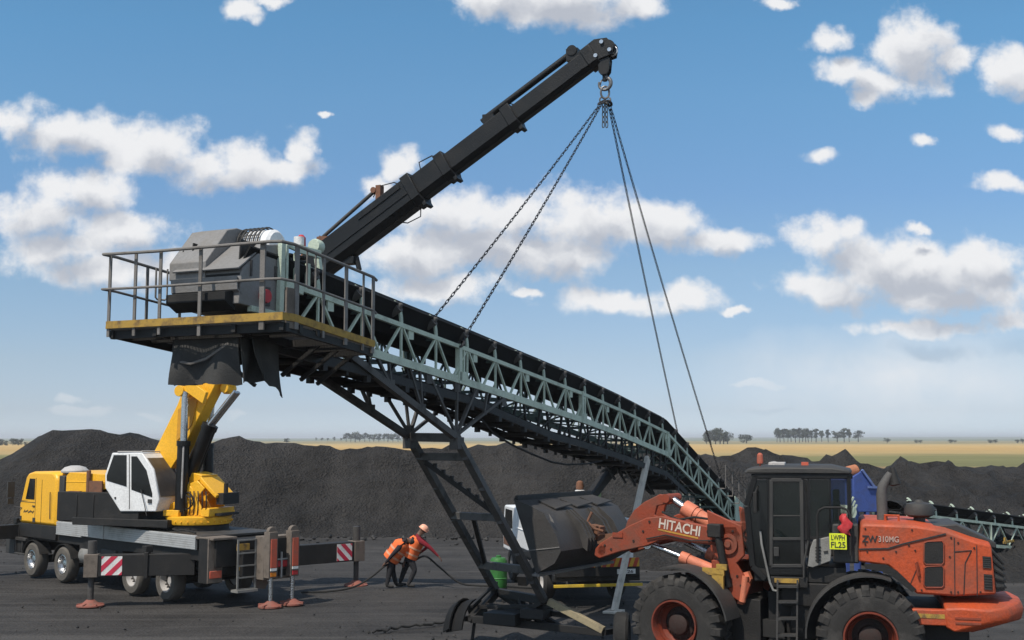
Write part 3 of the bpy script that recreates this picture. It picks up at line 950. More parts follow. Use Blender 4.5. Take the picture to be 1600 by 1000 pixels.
# hand rails: top and middle bars, flat posts
RT, RM = 0.98, 0.50
mb = MB()
xr = xside - 0.05
for hgt, r in ((RT, 0.022), (RM, 0.018)):
    k = 0.22
    pts = [(xr + .55, YF, zplat(xr) + hgt), (XF + .15, YF, ZP + hgt), (XF - .12, YF - .02, ZP + hgt), (XF - .08, YF - .3, ZP + hgt), (XF - .03, 0.6, ZP + hgt), (XF - .03, YN + k, ZP + hgt), (XF + .02, YN + .05, ZP + hgt), (XF + k, YN, ZP + hgt - .01), (xr, YN, zplat(xr) + hgt), (xr + .12, YN + .02, zplat(xr) + hgt - .03)]
    mb.path(pts, r, 8)
mb.build('hand_rail', M['rail'], conv)
def post(x, y, w=0.055, top=RT, low=-0.12, mat='rail'):
    m = MB(); m.box((x, y, zplat(x) + (top + low) / 2), (w, 0.02 if abs(y) > 1.4 else w, top - low))
    return m.build('rail_post', M[mat], conv, bev=0.004)
for y in (YF - .02, 0.98, 0.55):
    m = MB(); m.box((XF + .02, y, ZP + .42), (0.02, .045, 1.12)); m.build('rail_post', M['rail'], conv)
m = MB(); m.box((XF + .02, -0.12, ZP + .40), (0.02, .05, 1.16)); m.build('rail_post', M['rail'], conv)
m = MB(); m.box((XF + .02, -1.12, ZP + .42), (0.03, .075, 1.12)); m.build('rail_post', M['rail'], conv)
post(XF + .3, YN, 0.09)
post(-5.75, YN, .05); post(-5.2, YN, .075); post(-4.75, YN, .04); post(xr, YN, .07)
post(-5.9, YF, .05); post(-5.2, YF, .05); post(xr, YF, .05)
m = MB(); m.box((XF + .18, YN + .02, ZP + .14), (.17, .03, .52)); m.build('rail_post', M['mud'], conv, bev=.004)
mb = MB()
for y0 in (0.88, 0.80):
    pass
def loop(c, d, wdt, hgt):
    c = V(c); d = V(d)
    return [c + V((0, 0, hgt)), c, c + V((0, 0, -0.03)) + d * .04, c + d * (wdt - .04) + V((0, 0, -.03)), c + d * wdt, c + d * wdt + V((0, 0, hgt))]
mb.path(loop((XF + .9, YF - .25, ZP + RM - .02), (-.6, .3, 0), .25, .42), .014, 6)
mb.build('gate_loop', M['rail'], conv)
mb = MB()
mb.path(loop((XF + .55, YN + .02, ZP + RM - .02), (1, 0, 0), .2, .46), .014, 6)
mb.build('gate_loop', M['rail'], conv)

# drive box at the head pulley
side_px = [(377, 430), (379.6, 418), (417.5, 382), (441, 382), (437, 448), (431, 489.5), (400, 481), (373, 474)]
sp = [cn(u, v) for u, v in side_px]
mb = MB()
mb.prism(sp, (0, 2 * HW, 0))
box_front = sp[0]
housing = mb.build('drive_housing', M['housing'], conv, bev=0.012)
mb = MB()           # sloping front cowl, a lip and its dark slot
lip = sp[1]; low = sp[7]
mb.strip([lip + V((-.015, 0, -.20)), lip + V((-.13, 0, -.12)), lip + V((-.11, 0, -.30)), lip + V((-.015, 0, -.36))], (0, 2 * HW + .0, 0), .02)
mb.strip([lip + V((-.10, 0, -.01)), lip + V((.02, 0, .07)), sp[2] + V((-.02, 0, .03))], (0, 2 * HW, 0), -.02)
mb.build('front_cowl', M['housing'], housing)
mb = MB()
mb.box((lip.x - .01, 0, lip.z - .115), (.04, 1.9 * HW, .09))
mb.prism([(low.x - .16, -HW + .10, lip.z - .34), (low.x - .16, -HW + .10, low.z + .03), (low.x + .05, -HW + .10, low.z - .08), (low.x + .05, -HW + .10, lip.z - .3)], (0, 2 * HW - .12, 0))
mb.build('rubber_flap', M['rubber'], housing)
# raised belt guard hump on the far half
hp = [V((lip.x - .04, 0.04, lip.z - .12)), V((lip.x - .04, .04, lip.z + .12)), V((lip.x + .40, .04, lip.z + .62)), V((lip.x + .62, .04, lip.z + .68)), V((lip.x + 1.1, .04, lip.z + .66)), V((lip.x + 1.3, .04, lip.z + .1))]
mb = MB(); mb.prism(hp, (0, .62, 0))
mb.build('belt_guard', M['housing'], conv, bev=.012)
mb = MB()
mc = V((lip.x + .86, -.28, lip.z + .42))
mb.lathe([(0, -.2), (.20, -.2), (.24, -.16), (.24, .24), (.0, .24)], mc, (0, 1, 0), 28)
mb.build('drive_motor', M['white'], conv)
mb = MB()
for k in range(6):
    mb.ring(mc + V((0, -.05 + .07 * k, 0)), (0, 1, 0), .275, .012, 24, 6)
for a in range(0, 181, 30):
    q = mc + V((math.cos(R(a)) * .275, -.05, math.sin(R(a)) * .275))
    mb.tube(q, q + V((0, .35, 0)), .008, n=5)
mb.build('motor_guard', M['charcoal'], conv)
eb = cn(411, 463) + V((0, -.03, 0))
mb = MB(); mb.lathe([(0, -.05), (.09, -.05), (.10, 0), (.10, .05), (0, .05)], eb, (0, 1, 0), 18)
mb.build('stop_button', M['red'], housing)
for (u, v, w, h) in ((392, 419, .03, .22), (414, 463, .20, .26), (432, 428, .10, .2)):
    mb = MB(); q = cn(u, v); mb.box(q + V((0, .01 - .012, 0)), (w, .03, h))
    mb.build('side_hatch', M['steel'], housing)
# green bearing frame beside the drive box
mb = MB()
q0 = cn(437, 380); q1 = cn(433, 492)
mb.beam(q0 + V((0, -.04, 0)), q1 + V((0, -.04, 0)), .07, .10)
mb.beam(cn(440, 444) + V((0, -.04, 0)), cn(470, 455), .10, .12)
mb.beam(q1, cn(390, 482), .08, .08)
for u, v in ((463, 395), (481, 412), (447, 383)):
    q = cn(u, v); mb.beam(q, (q.x, -HW, zt(q.x)), .06, .06)
mb.beam(cn(447, 383), cn(463, 390), .05, .05)
mb.beam(cn(463, 388), cn(500, 398, -HW), .05, .12)
mb.build('bearing_frame', M['green'], conv, bev=.006)
mb = MB()
for k in range(4):
    c0 = cn(452, 398 + 7 * k, -.4)
    mb.box(c0 + V((.18, .3, 0)), (.46, .7, .03))
mb.build('guide_rollers', M['black'], conv)
bq = cn(467, 379, -.45)
mb = MB(); mb.lathe([(0, 0), (.075, 0), (.075, .12), (0, .12)], bq + V((0, 0, -.04)), (0, 0, 1), 14)
bw = mb.build('beacon', M['white'], conv)
mb = MB(); mb.lathe([(0, 0), (.07, 0), (.065, .14), (.03, .18), (0, .18)], bq + V((.10, .03, -.05)), (0, 0, 1), 14)
mb.build('beacon_lens', M['red'], bw)
sq = cn(494, 385, -.3)
mb = MB(); mb.lathe([(0, -.1), (.09, -.1), (.11, -.05), (.11, .08), (.07, .14), (0, .14)], sq, (1, .2, 0), 16)
mb.beam(sq, (sq.x + .05, -.4, zt(sq.x)), .08, .08)
mb.build('speed_sensor', M['green'], conv)

# rubber discharge curtain hanging under the head
zc = ZP - .16
def curtain(mb, p0, p1, zlow0, zlow1, wav, th=.015, n=14, outw=(0, 0, 0)):
    p0 = V(p0); p1 = V(p1); ow = V(outw); rows = []
    nx = p1 - p0; nrm = V((nx.y, -nx.x, 0)).normalized()
    f = []; bk = []
    for j in range(9):
        t = j / 8; row = []
        for i in range(n + 1):
            s = i / n; zl = zlow0 + (zlow1 - zlow0) * s + .05 * noise.noise(V((s * 6, p0.x * 3 + p0.y, 0)))
            p = p0.lerp(p1, s); z = zc + (zl - zc) * t
            row.append(V((p.x, p.y, z)) + nrm * (wav * t * math.sin(s * 9 + t * 2.0) + .05 * wav * t * math.sin(s * 40)) + ow * (t * t))
        rows.append(row)
    vs = [p for r in rows for p in r] + [p + nrm * th for r in rows for p in r]
    W = n + 1; K = W * 9; fs = []
    for j in range(8):
        for i in range(n):
            a = j * W + i
            fs.append((a, a + 1, a + W + 1, a + W)); fs.append((K + a, K + a + W, K + a + W + 1, K + a + 1))
    for i in range(n):
        fs.append((i, K + i, K + i + 1, i + 1)); a = 8 * W + i; fs.append((a, a + 1, K + a + 1, K + a))
    for j in range(8):
        a = j * W; fs.append((a, a + W, K + a + W, K + a)); a = j * W + n; fs.append((a, K + a, K + a + W, a + W))
    mb.add(vs, fs)
xq = -6.3
c1 = cn(283, 600, .55); zlow = CON.hit(300, 603, 0, xq).z
mb = MB(); curtain(mb, (xq, .58, 0), (xq, -.5, 0), zlow, zlow + .02, .10); mb.build('rubber_curtain', M['curtain'], conv)
mb = MB(); curtain(mb, (xq + .02, -.5, 0), (xq + .75, -.55, 0), zlow + .03, zlow + .10, .08); mb.build('rubber_curtain', M['curtain'], conv)
mb = MB(); curtain(mb, (xq + .12, -.62, 0), (xq + .68, -.62, 0), zlow + .16, zlow - .16, .04, outw=(.10, -.06, 0)); mb.build('rubber_curtain', M['curtain'], conv)
mb = MB(); curtain(mb, (xq + 1.0, .55, 0), (xq, .6, 0), zlow + .1, zlow, .05); mb.build('rubber_curtain', M['curtain'], conv)
mb = MB()
mb.path([(xq - .03, .5, zc - .32), (xq - .05, .25, zc - .36), (xq - .04, 0, zc - .30), (xq - .02, -.35, zc - .10)], .02, 6)
mb.build('curtain_strap', M['rail'], conv)
mb = MB(); mb.box((xq + .4, 0, zc + .02), (.95, 1.2, .10)); mb.build('chute_collar', M['black'], conv)
mb = MB(); q = cn(420, 526, -.5); mb.tube(q, q + V((0, .3, 0)), .09, n=14); mb.tube(q + V((.05, 0, -.14)), q + V((.05, .3, -.14)), .06, n=14)
mb.build('belt_cleaner', M['rust'], conv)

# ---- supporting tower
JN = cn(713, 684, -.55); JF = cn(640, 683, .55)
yfn = -1.12
FN = cn(850, 938, yfn); FFp = cn(776, 925, .62)
def gusset(mb, c, s, y): mb.box((c.x, y, c.z), (s, .035, s))
def tower_side(J, y, seg):
    mb = MB()
    a = V((cn(537, 552).x, y, zr(cn(537, 552).x) + .30))
    a = V((a.x, y, zb(a.x) - .06))
    mb.beam(a, J, .11, .11)
    tops = [cn(590, 550).x, cn(640, 570).x, cn(670, 592).x, cn(714, 604).x, cn(743, 616).x, cn(787, 627).x]
    mids = [(.42, None), (.62, None)]
    for i, x in enumerate(tops):
        if i in (0, 1):
            k = (.38, .66)[i]
            q = a.lerp(J, k); q2 = a.lerp(J, k - .12)
            mb.beam((x, y, zb(x) - .02), q, .05, .05); mb.beam((x + .35, y, zb(x + .35) - .02), q, .045, .045)
            gusset(mb, q + V((0, 0, .04)), .18, y)
        else:
            mb.beam((x, y, zb(x) - .02), J + V((0, 0, .05)), .065 if i in (4, 5) else .045, .05)
            gusset(mb, V((x, y, zb(x) - .08)), .2, y)
    gusset(mb, J + V((0, 0, .08)), .28, y)
    x = tops[5]; q = V((x, y, zb(x))).lerp(J, .45)
    mb.beam(q, (x - .75, y, zb(x - .75)), .05, .05)
    return mb.build('tower_brace', M['steel'], conv)
JNp = V((JN.x, -.55, JN.z)); JFp = V((JF.x, .55, JF.z))
tower_side(JNp, -.55, 0)
tower_side(JFp, .55, 1)
for J, Ft in ((JNp, FN), (JFp, FFp)):
    mb = MB(); mb.beam(J, Ft, .13, .15, up=(1, 0, 0))
    mb.box(J + V((.02, 0, -.10)), (.26, .17, .22))
    d = (Ft - J)
    for k in (.12, .30, .5, .7, .88):
        q = J + d * k; mb.box(q + V((-.10, 0, .02)), (.05, .1, .09))
    mb.build('leg', M['steel'], conv, bev=.008)
def lerp_leg(k): return JNp.lerp(FN, k), JFp.lerp(FFp, k)
for k, w in ((.0, .16), (.11, .14), (.47, .14), (.80, .15)):
    p, q = lerp_leg(k)
    mb = MB(); mb.beam(p, q, w, w)
    mb.build('cross_tie', M['steel'], conv, bev=.008)
mb = MB()
p0, q0 = lerp_leg(.13); p1, q1 = lerp_leg(.46)
mb.beam(q0, p1, .09, .09)
for k in range(9):
    c = q0.lerp(p1, (k + .5) / 9); mb.box(c + V((0, 0, .07)), (.06, .06, .08))
p2, q2 = lerp_leg(.80)
mb.beam(p1.lerp(q1, .55), q2.lerp(p2, .1), .08, .08)
mb.build('tower_diagonal', M['black'], conv)
# base frame on two wheels
BA = CON.loc(at(737, 967, 23.9)); BB = CON.loc(at(943, 988, 22.6))
BA.z = max(.42, BA.z); BB.z = max(.40, BB.z)
mb = MB()
mb.beam(FFp, BA, .14, .16); mb.beam(BA, BB, .12, .14); mb.beam(FFp, FN, .14, .16)
mb.beam(FN.lerp(FFp, .5), BA.lerp(BB, .45), .10, .12); mb.beam(FFp.lerp(FN, .2), BA.lerp(BB, .7), .08, .1)
mb.beam(FN, BA.lerp(BB, .3), .08, .1)
mb.beam(FFp, BB.lerp(BA, .4), .09, .1); mb.beam(FFp.lerp(BA, .5), FN.lerp(BB, .5), .08, .1); mb.beam(FFp.lerp(BA, .75) + V((0, 0, .1)), FN.lerp(BB, .2), .06, .08)
q_ = BA.lerp(BB, .45); mb.box(q_ + V((.1, .5, .12)), (.9, .7, .22)); mb.box(q_.lerp(FN, .5), (.5, .5, .18)); mb.beam(BA + V((0, 0, .25)), FFp + V((0, 0, .2)), .06, .06); mb.beam(q_ + V((0, 0, .05)), FFp.lerp(FN, .75), .07, .08)
mb.build('base_frame', M['black'], conv, bev=.008)
mb = MB(); mb.beam(FN + V((.05, -.08, -.02)), BB + V((0, 0, .04)), .13, .13)
mb.build('base_strut', M['tan_strut'], conv, bev=.008)
def small_wheel(c, axis, r, w):
    m = MB()
    m.hoop([(r * .55, -w * .42), (r * .62, -w * .5), (r * .9, -w * .5), (r, -w * .34), (r, w * .34), (r * .9, w * .5), (r * .62, w * .5), (r * .55, w * .42)], c, axis, 32)
    t = m.build('wheel', M['rubber'], conv)
    m = MB()
    m.lathe([(0, -w * .2), (r * .2, -w * .22), (r * .25, -w * .1), (r * .45, -w * .15), (r * .56, -w * .45), (r * .60, -w * .46), (r * .60, w * .46), (r * .2, w * .2), (0, w * .2)], c, axis, 28)
    m.build('rim', M['steel'], t)
wc = CON.loc(at(972, 984, 22.75)); wc.z = .43
small_wheel(wc, (.25, -1, 0), .43, .28)
wc2 = CON.loc(at(712, 962, 24.5)); wc2.z = .43

mb = MB(); mb.beam(BB, wc + V((0, .22, .05)), .1, .1)
mb.build('axle_arm', M['black'], conv)
mb = MB(); mb.beam(BA, wc2 + V((.1, .1, .02)), .1, .1)
mb.build('axle_arm', M['black'], conv)
mb = MB()
for off in (0.0, .22):
    arcp = []
    for k in range(11):
        a_ = R(10 + 16 * k); arcp.append(wc2 + V((.12 + .62 * math.cos(a_), -.05 + off * .3, -.28 + .62 * math.sin(a_))))
    mb.strip(arcp, (-.12, -.42 + off, .10), .03)
mb.build('mudguard', M['belt'], conv)  # invented black arc, put in for a dark tangle of frame and shadow
mb = MB(); mb.path([BA + V((-.1, 0, 0)), wc2 + V((-.1, -.5, .1)), wc2 + V((-.15, -.45, -.4))], .035, 8)
mb.build('axle_arm', M['black'], conv)
# the pale strut further down and the dark one behind it
mb = MB(); s0 = cn(959, 941); s1 = cn(1012, 716)
s0.z = 0.0
mb.beam(s0, s1, .24, .10, up=(0, 1, 0)); mb.box((s0.x, s0.y, .03), (.5, .4, .06))
mb.build('support_strut', M['strut'], conv, bev=.01)
mb = MB(); s0 = cn(925, 772, .5); s1 = cn(962, 726, .5)
g0 = s1 + (s0 - s1) * 3.4
mb.beam(s1, g0, .22, .22)
mb.build('rear_strut', M['black'], conv)
mb = MB()
for k in range(5):
    x = KINK - 3.0 + k * .85
    mb.beam((x, HW, zb(x)), (x + .5, HW * .2, zr(x) - .5), .06, .06); mb.beam((x, -HW, zb(x) - .3), (x + .7, HW, zr(x) - .3), .05, .05)
mb.build('tail_bracing', M['black'], conv)
# sagging power cable
mb = MB()
cp = [(752, 655), (772, 678), (800, 695), (830, 709), (862, 722), (885, 726), (915, 725), (940, 720)]
mb.path([cn(u, v, -.5) for u, v in cp], .022, 6)
mb.build('power_cable', M['rubber'], conv)
mb = MB(); mb.path([cn(u, v, -.45) for u, v in ((628, 575), (640, 603), (655, 622), (668, 628))], .014, 6)
mb.build('power_cable', M['rubber'], conv)
# ---------------------------------------------------------------- the yellow crane truck
TRK = FR(-8.18, 31.28, math.atan2(0.68, -0.73))
crane = thing('crane_truck', 'yellow crane truck on red floats, its black telescopic boom holding up the conveyor', 'crane truck', TRK)
HWT = 1.2
def tk(u, v, y=HWT): return TRK.hit(u, v, 1, y)
# wheels
def truck_wheel(x, y, chrome, r=0.52, w=0.34):
    s = 1 if y > 0 else -1
    m = MB(); c = (x, y - s * w / 2, r + 0.0)
    m.hoop([(r * .56, -w * .45), (r * .60, -w * .5), (r * .88, -w * .5), (r * .97, -w * .38), (r, -w * .25), (r, w * .25), (r * .97, w * .38), (r * .88, w * .5), (r * .60, w * .5), (r * .56, w * .45)], c, (0, s, 0), 40)
    t = m.build('wheel', M['tyre_tan'], crane)
    m = MB()
    m.lathe([(0, -.1), (r * .57, -.1), (r * .57, w * .44), (r * .52, w * .46), (r * .50, w * .30), (r * .40, w * .05), (r * .26, w * .02), (r * .24, w * .26), (r * .12, w * .30), (0, w * .30)] if chrome else
            [(0, -.1), (r * .57, -.1), (r * .57, w * .44), (r * .53, w * .46), (r * .48, w * .1), (r * .40, -w * .12), (r * .22, -w * .14), (r * .20, w * .1), (0, w * .1)], c, (0, s, 0), 32)
    m.build('rim', M['chrome'] if chrome else M['lgrey'], t)
    m = MB()
    for k in range(10):
        a = 2 * math.pi * k / 10
        q = V(c) + V((math.cos(a) * r * .33, s * w * .06, math.sin(a) * r * .33))
        m.tube(q, q + V((0, s * .05, 0)), .022, n=6)
    m.ring(V(c) + V((0, s * w * .04, 0)), (0, 1, 0), r * .33, .02, 20, 6)
    m.build('wheel_nuts', M['chrome'] if chrome else M['steel'], t)
WX = [0.0, 1.75, 5.75, 7.75]
for i, x in enumerate(WX):
    truck_wheel(x, HWT, i > 1); truck_wheel(x, -HWT, i > 1)
# chassis
mb = MB()
mb.span((-2.4, -.45, .75), (9.0, .45, 1.38))
mb.span((-2.0, -1.1, 1.12), (8.0, 1.1, 1.40))
mb.span((2.4, -1.15, .62), (4.9, 1.1, 1.15))
for x in WX: mb.tube((x, -.9, .52), (x, .9, .52), .12, n=10)
mb.span((8.6, -1.15, .68), (9.25, 1.15, 1.06))
mb.build('chassis', M['black'], crane, bev=.02)
# deck with ribbed aluminium side strip
mb = MB()
mb.span((-1.6, -1.15, 1.70), (6.2, 1.15, 1.76)); mb.span((-1.5, -1.0, 1.40), (6.1, 1.0, 1.70))
mb.build('deck', M['charcoal'], crane, bev=.01)
mb = MB()
for k in range(6):
    z = 1.42 + k * .055
    mb.span((-1.4, HWT - .03, z), (6.15, HWT + .012, z + .048))
mb.span((-1.4, HWT - .05, 1.40), (6.15, HWT - .02, 1.76))
mb.span((4.6, HWT - .02, 1.38), (6.15, HWT + .02, 1.41)); mb.span((3.3, HWT, 1.40), (3.36, HWT + .03, 1.78))
mb.build('side_strip', M['alu'], crane)
# cab
CX0, CX1 = 6.25, 8.6
prof = [(CX0, 1.60), (CX1 + .10, 1.60), (CX1 + .12, 2.15), (CX1 + .02, 2.30), (CX1 - .28, 3.02), (CX1 - .42, 3.13), (CX1 - .75, 3.19), (CX0 + .25, 3.19), (CX0 + .08, 3.12), (CX0, 2.95)]
mb = MB()
rings = []
for y, ins in ((-HWT, .10), (-HWT + .08, 0), (HWT - .08, 0), (HWT, .10)):
    cx = sum(p[0] for p in prof) / len(prof); cz = sum(p[1] for p in prof) / len(prof)
    rings.append([V((cx + (x - cx) * (1 - ins * .6), y, cz + (z - cz) * (1 - ins * .6))) for x, z in prof])
mb.loft(rings)
cab = mb.build('cab', M['yellow'], crane, bev=.03)
def slab(mb, pts, y, th): mb.prism([(x, y, z) for x, z in pts], (0, th, 0))
mb = MB(); slab(mb, [(7.67, 2.34), (8.27, 2.34), (8.03, 2.97), (7.67, 2.97)], HWT - .012, .022)
mb.build('side_window', M['glass'], cab)
mb = MB(); slab(mb, [(8.33, 2.30), (8.58, 2.30), (8.31, 2.97), (8.09, 2.97)], HWT - .03, .022)
mb.build('quarter_window', M['glass'], cab)
mb = MB(); mb.strip([(CX1 + .045, -1.0, 2.34), (CX1 - .27, -1.0, 3.02)], (0, 2.0, 0), -.02)
mb.build('windscreen', M['glass'], cab)
mb = MB()
for a, b in (((7.60, 2.25), (7.60, 3.0)), ((7.60, 2.25), (8.63, 2.25)), ((7.60, 1.66), (7.60, 2.25))):
    mb.beam((a[0], HWT + .0, a[1]), (b[0], HWT + .0, b[1]), .015, .015)
mb.box((7.70, HWT + .01, 2.14), (.14, .03, .04))
mb.box((8.55, HWT + .005, 1.75), (.09, .03, .12)); mb.box((7.65, HWT + .005, 1.72), (.16, .02, .14))
mb.build('cab_door', M['charcoal'], cab)



mb = MB()
for k in range(7):
    x = 8.37 - .1 * k
    mb.beam((x, HWT + .004, 1.92 + .02 * (k % 3)), (x - .09, HWT + .004, 2.0 - .03 * (k % 2)), .008, .035)
mb.build('door_script', M['letter_dark'], cab)
mb = MB(); mb.span((CX0, -1.1, 1.18), (CX1 + .05, HWT - .02, 1.60)); mb.span((CX1 + .03, -1.1, 1.2), (CX1 + .25, 1.1, 1.5))
mb.build('cab_skirt', M['black'], crane, bev=.02)
mb = MB(); mb.span((8.15, HWT - .35, 1.05), (8.9, HWT + .02, 1.15)); mb.span((8.4, HWT - .3, .66), (8.45, HWT, 1.1)); mb.span((8.85, HWT - .3, .66), (8.9, HWT, 1.1)); mb.span((8.2, HWT - .3, .62), (8.95, HWT + .02, .68))
mb.span((8.9, HWT - .45, .62), (9.5, HWT + .02, 1.12))
mb.build('cab_step', M['charcoal'], crane, bev=.015)
mb = MB()
mb.path([(CX1 - .1, HWT, 2.05), (CX1 + .2, HWT + .14, 2.1), (CX1 + .22, HWT + .2, 2.5), (CX1 + .22, HWT + .2, 3.0), (CX1 + .1, HWT + .1, 3.05)], .018, 6)
mb.box((CX1 + .22, HWT + .24, 2.62), (.08, .22, .48)); mb.box((CX1 + .22, HWT + .24, 2.26), (.07, .19, .17))
mb.build('mirror', M['charcoal'], crane, bev=.01)
# snorkel behind the cab, grey column with a mushroom cap
mb = MB(); mb.span((5.85, .62, 1.76), (6.15, HWT - .02, 3.1)); mb.build('intake_column', M['charcoal'], crane, bev=.03)
mb = MB(); mb.lathe([(0, 0), (.30, 0), (.40, .05), (.40, .10), (.30, .20), (.12, .25), (0, .25)], (6.1, .72, 3.14), (0, 0, 1), 28)
mb.tube((6.1, .72, 2.9), (6.1, .72, 3.16), .16, n=16)
mb.build('intake_cap', M['lgrey'], crane)

mb = MB()
for x in WX[2:]:
    arc = [(x + .62 * math.cos(R(a)), .60 * math.sin(R(a))) for a in range(10, 175, 15)]
    mb.strip([(xx, .82, .52 + zz) for xx, zz in arc], (0, .38, 0), .02)
    mb.build('mudguard', M['black'], crane)
    mb = MB()
mb.span((2.7, .72, .62), (3.5, 1.16, 1.12)); tb = mb.build('tool_box', M['charcoal'], crane, bev=.02)
mb = MB(); mb.tube((3.8, .92, .86), (4.8, .92, .86), .26, n=24); mb.build('fuel_tank', M['grey'], crane, bev=.01)
mb = MB()
for k in range(5):
    x = -1.0 + 1.3 * k; mb.path([V((x + t * 1.2, .95 + .05 * math.sin(t * 5 + k), 1.79 + .05 * abs(math.sin(t * 4 + k)))) for t in [j / 8 for j in range(9)]], .022, 6)
mb.build('deck_hoses', M['rubber'], crane)
mb = MB(); mb.beam((7.2, HWT + .004, 1.65), (7.2, HWT + .004, 2.95), .008, .012); mb.beam((6.4, HWT - .03, 2.28), (8.6, HWT + .004, 2.28), .006, .012)
mb.path([(6.55, HWT + .03, 1.8), (6.55, HWT + .05, 2.6)], .014, 6); mb.build('cab_seams', M['letter_dark'], cab)
# ---- outriggers
def stripes(mb_r, mb_w, c, xd, w, h, n=5, flip=False):
    """A square hazard board: white field, red diagonal bars, facing xd x up."""
    c = V(c); x = V(xd).normalized(); z = V((0, 0, 1)); nrm = x.cross(z)
    mb_w.prism([c - x * w / 2 - z * h / 2, c + x * w / 2 - z * h / 2, c + x * w / 2 + z * h / 2, c - x * w / 2 + z * h / 2], nrm * .008)
    def clip(poly, ax, lim, sign):
        out = []
        for i in range(len(poly)):
            a, b = poly[i], poly[(i + 1) % len(poly)]
            ia, ib = sign * a[ax] <= sign * lim, sign * b[ax] <= sign * lim
            if ia: out.append(a)
            if ia != ib:
                t = (lim - a[ax]) / (b[ax] - a[ax]); out.append((a[0] + (b[0] - a[0]) * t, a[1] + (b[1] - a[1]) * t))
        return out
    per = (w + h) / 3.0
    for k in range(-1, 4):
        s0 = k * per; s1 = s0 + per * .5
        f = (-1 if flip else 1)
        quad = [(f * (s0 - w / 2 - h / 2 + 0) , -h / 2), (f * (s1 - w / 2 - h / 2), -h / 2), (f * (s1 - w / 2 + h / 2), h / 2), (f * (s0 - w / 2 + h / 2), h / 2)]
        for ax, lim, sg in ((0, w / 2, 1), (0, -w / 2, -1)):
            if quad: quad = clip(quad, ax, lim, sg)
        if len(quad) >= 3:
            mb_r.prism([c + x * a + z * b + nrm * .008 for a, b in quad], nrm * .005)

def outrigger(name, inner, outer, z0, z1, side_dir, post_top, flip=False, board=True, floatmat='float', joint=.5):
    """A box beam with its jack at the outer end; inner and outer are (x, y) in the truck frame."""
    a = V((*inner, 0)); b = V((*outer, 0)); d = (b - a).normalized(); zc = (z0 + z1) / 2; h = z1 - z0
    m = MB(); m.beam(a + V((0, 0, zc)), b + V((0, 0, zc)), .36, h)
    j = a.lerp(b, joint)
    m.beam(j - d * .05 + V((0, 0, zc)), j + d * .05 + V((0, 0, zc)), .44, h + .1); m.box(j + V((0, 0, z1 + .12)) , (.2, .2, .16))
    be = m.build('outrigger_beam', M['black'], crane, bev=.012)
    m = MB(); m.beam(b - d * .18 + V((0, 0, zc)), b + d * .16 + V((0, 0, zc)), .40, h + .03)
    m.build('beam_end', M['mud'], be, bev=.012)
    m = MB(); m.tube(b + V((0, 0, .1)), b + V((0, 0, z0 + .1)), .075, n=14); m.tube(b + V((0, 0, z1 - .1)), b + V((0, 0, post_top)), .11, n=14)
    m.build('jack', M['steel'], be)
    m = MB(); m.lathe([(0, 0), (.34, 0), (.34, .03), (.20, .07), (.10, .16), (0, .16)], b, (0, 0, 1), 24)
    for k in range(6):
        q = V((math.cos(k * R(60)), math.sin(k * R(60)), 0)); m.beam(b + q * .08 + V((0, 0, .08)), b + q * .32 + V((0, 0, .04)), .03, .05)
    m.build('jack_float', M[floatmat], be)
    if board:
        sd = V((-d.y, d.x, 0)); sd = sd if sd.dot(V((*side_dir, 0))) > 0 else -sd
        c = b - d * .52 + sd * .182 + V((0, 0, zc))
        # board axes: x along the beam, facing sd
        xx = d if d.cross(V((0, 0, 1))).dot(sd) > 0 else -d
        r, w_ = MB(), MB()
        stripes(r, w_, c, xx, .5, h * .86, flip=flip)
        bw_ = w_.build('hazard_board', M['sign_white'], be); r.build('hazard_stripes', M['sign_red'], bw_)
    return be
jl = TRK.loc(ground_at(141, 947)); jr = TRK.loc(ground_at(556, 915))
outrigger('left', (-.95, 0.9), (jl.x, jl.y), .74, 1.28, (-1, 0), 1.62, flip=False, joint=.47)
outrigger('right', (-.75, -0.9), (jr.x, jr.y), .72, 1.26, (-1, 0), 1.68, flip=True, joint=.1)
outrigger('front', (9.0, 0.0), (9.05, 3.6), 1.10, 1.52, (-1, 0), 1.7, board=True, joint=.3)
# ---- rear deck, step ladder, lamp plates, and the twin-jack box at the tail
mb = MB()
mb.span((-2.1, -1.1, 1.0), (-1.5, 1.05, 1.66))
mb.span((-2.0, .85, .60), (-1.55, HWT, 1.72))
mb.build('rear_body', M['black'], crane, bev=.015)
mb = MB(); mb.span((-2.02, .80, .62), (-1.98, HWT + .02, 1.74)); mb.span((-2.2, .5, 1.68), (-1.2, HWT, 1.74))
mb.build('muddy_panel', M['mud'], crane, bev=.01)
mb = MB(); mb.span((-2.06, .84, .74), (-2.03, HWT - .02, .92)); mb.build('tail_lamp', M['redorange'], crane, bev=.01)
mb = MB()
for y in (.10, .62):
    mb.beam((-2.42, y, .42), (-2.42, y, 1.68), .045, .03)
for z in (.45, .74, 1.03, 1.34, 1.66):
    mb.beam((-2.42, .10, z), (-2.42, .62, z), .05, .035)
mb.span((-2.5, .06, .38), (-2.2, .66, .44))
mb.build('step_ladder', M['grey'], crane)
mb = MB(); mb.span((-2.3, .2, 1.40), (-2.26, .56, 1.56)); mb.span((-2.25, .15, .9), (-2.2, .5, 1.0)); mb.build('yellow_reflector', M['kick'], crane)
mb = MB()
mb.prism([(-2.3, -.30, 1.30), (-2.3, .05, 1.30), (-2.3, .08, .72), (-2.3, .0, .42), (-2.3, -.25, .38), (-2.3, -.36, .55)], (.05, 0, 0))
mb.prism([(-2.3, -.36, .55), (-2.3, -.25, .38), (-2.0, -.25, .42), (-2.0, -.36, .6)], (0, -.04, 0))
fl = mb.build('mud_flap', M['mud'], crane)
mb = MB(); mb.span((-2.33, -.27, 1.12), (-2.30, .03, 1.28)); mb.build('flap_reflector', M['redorange'], fl)
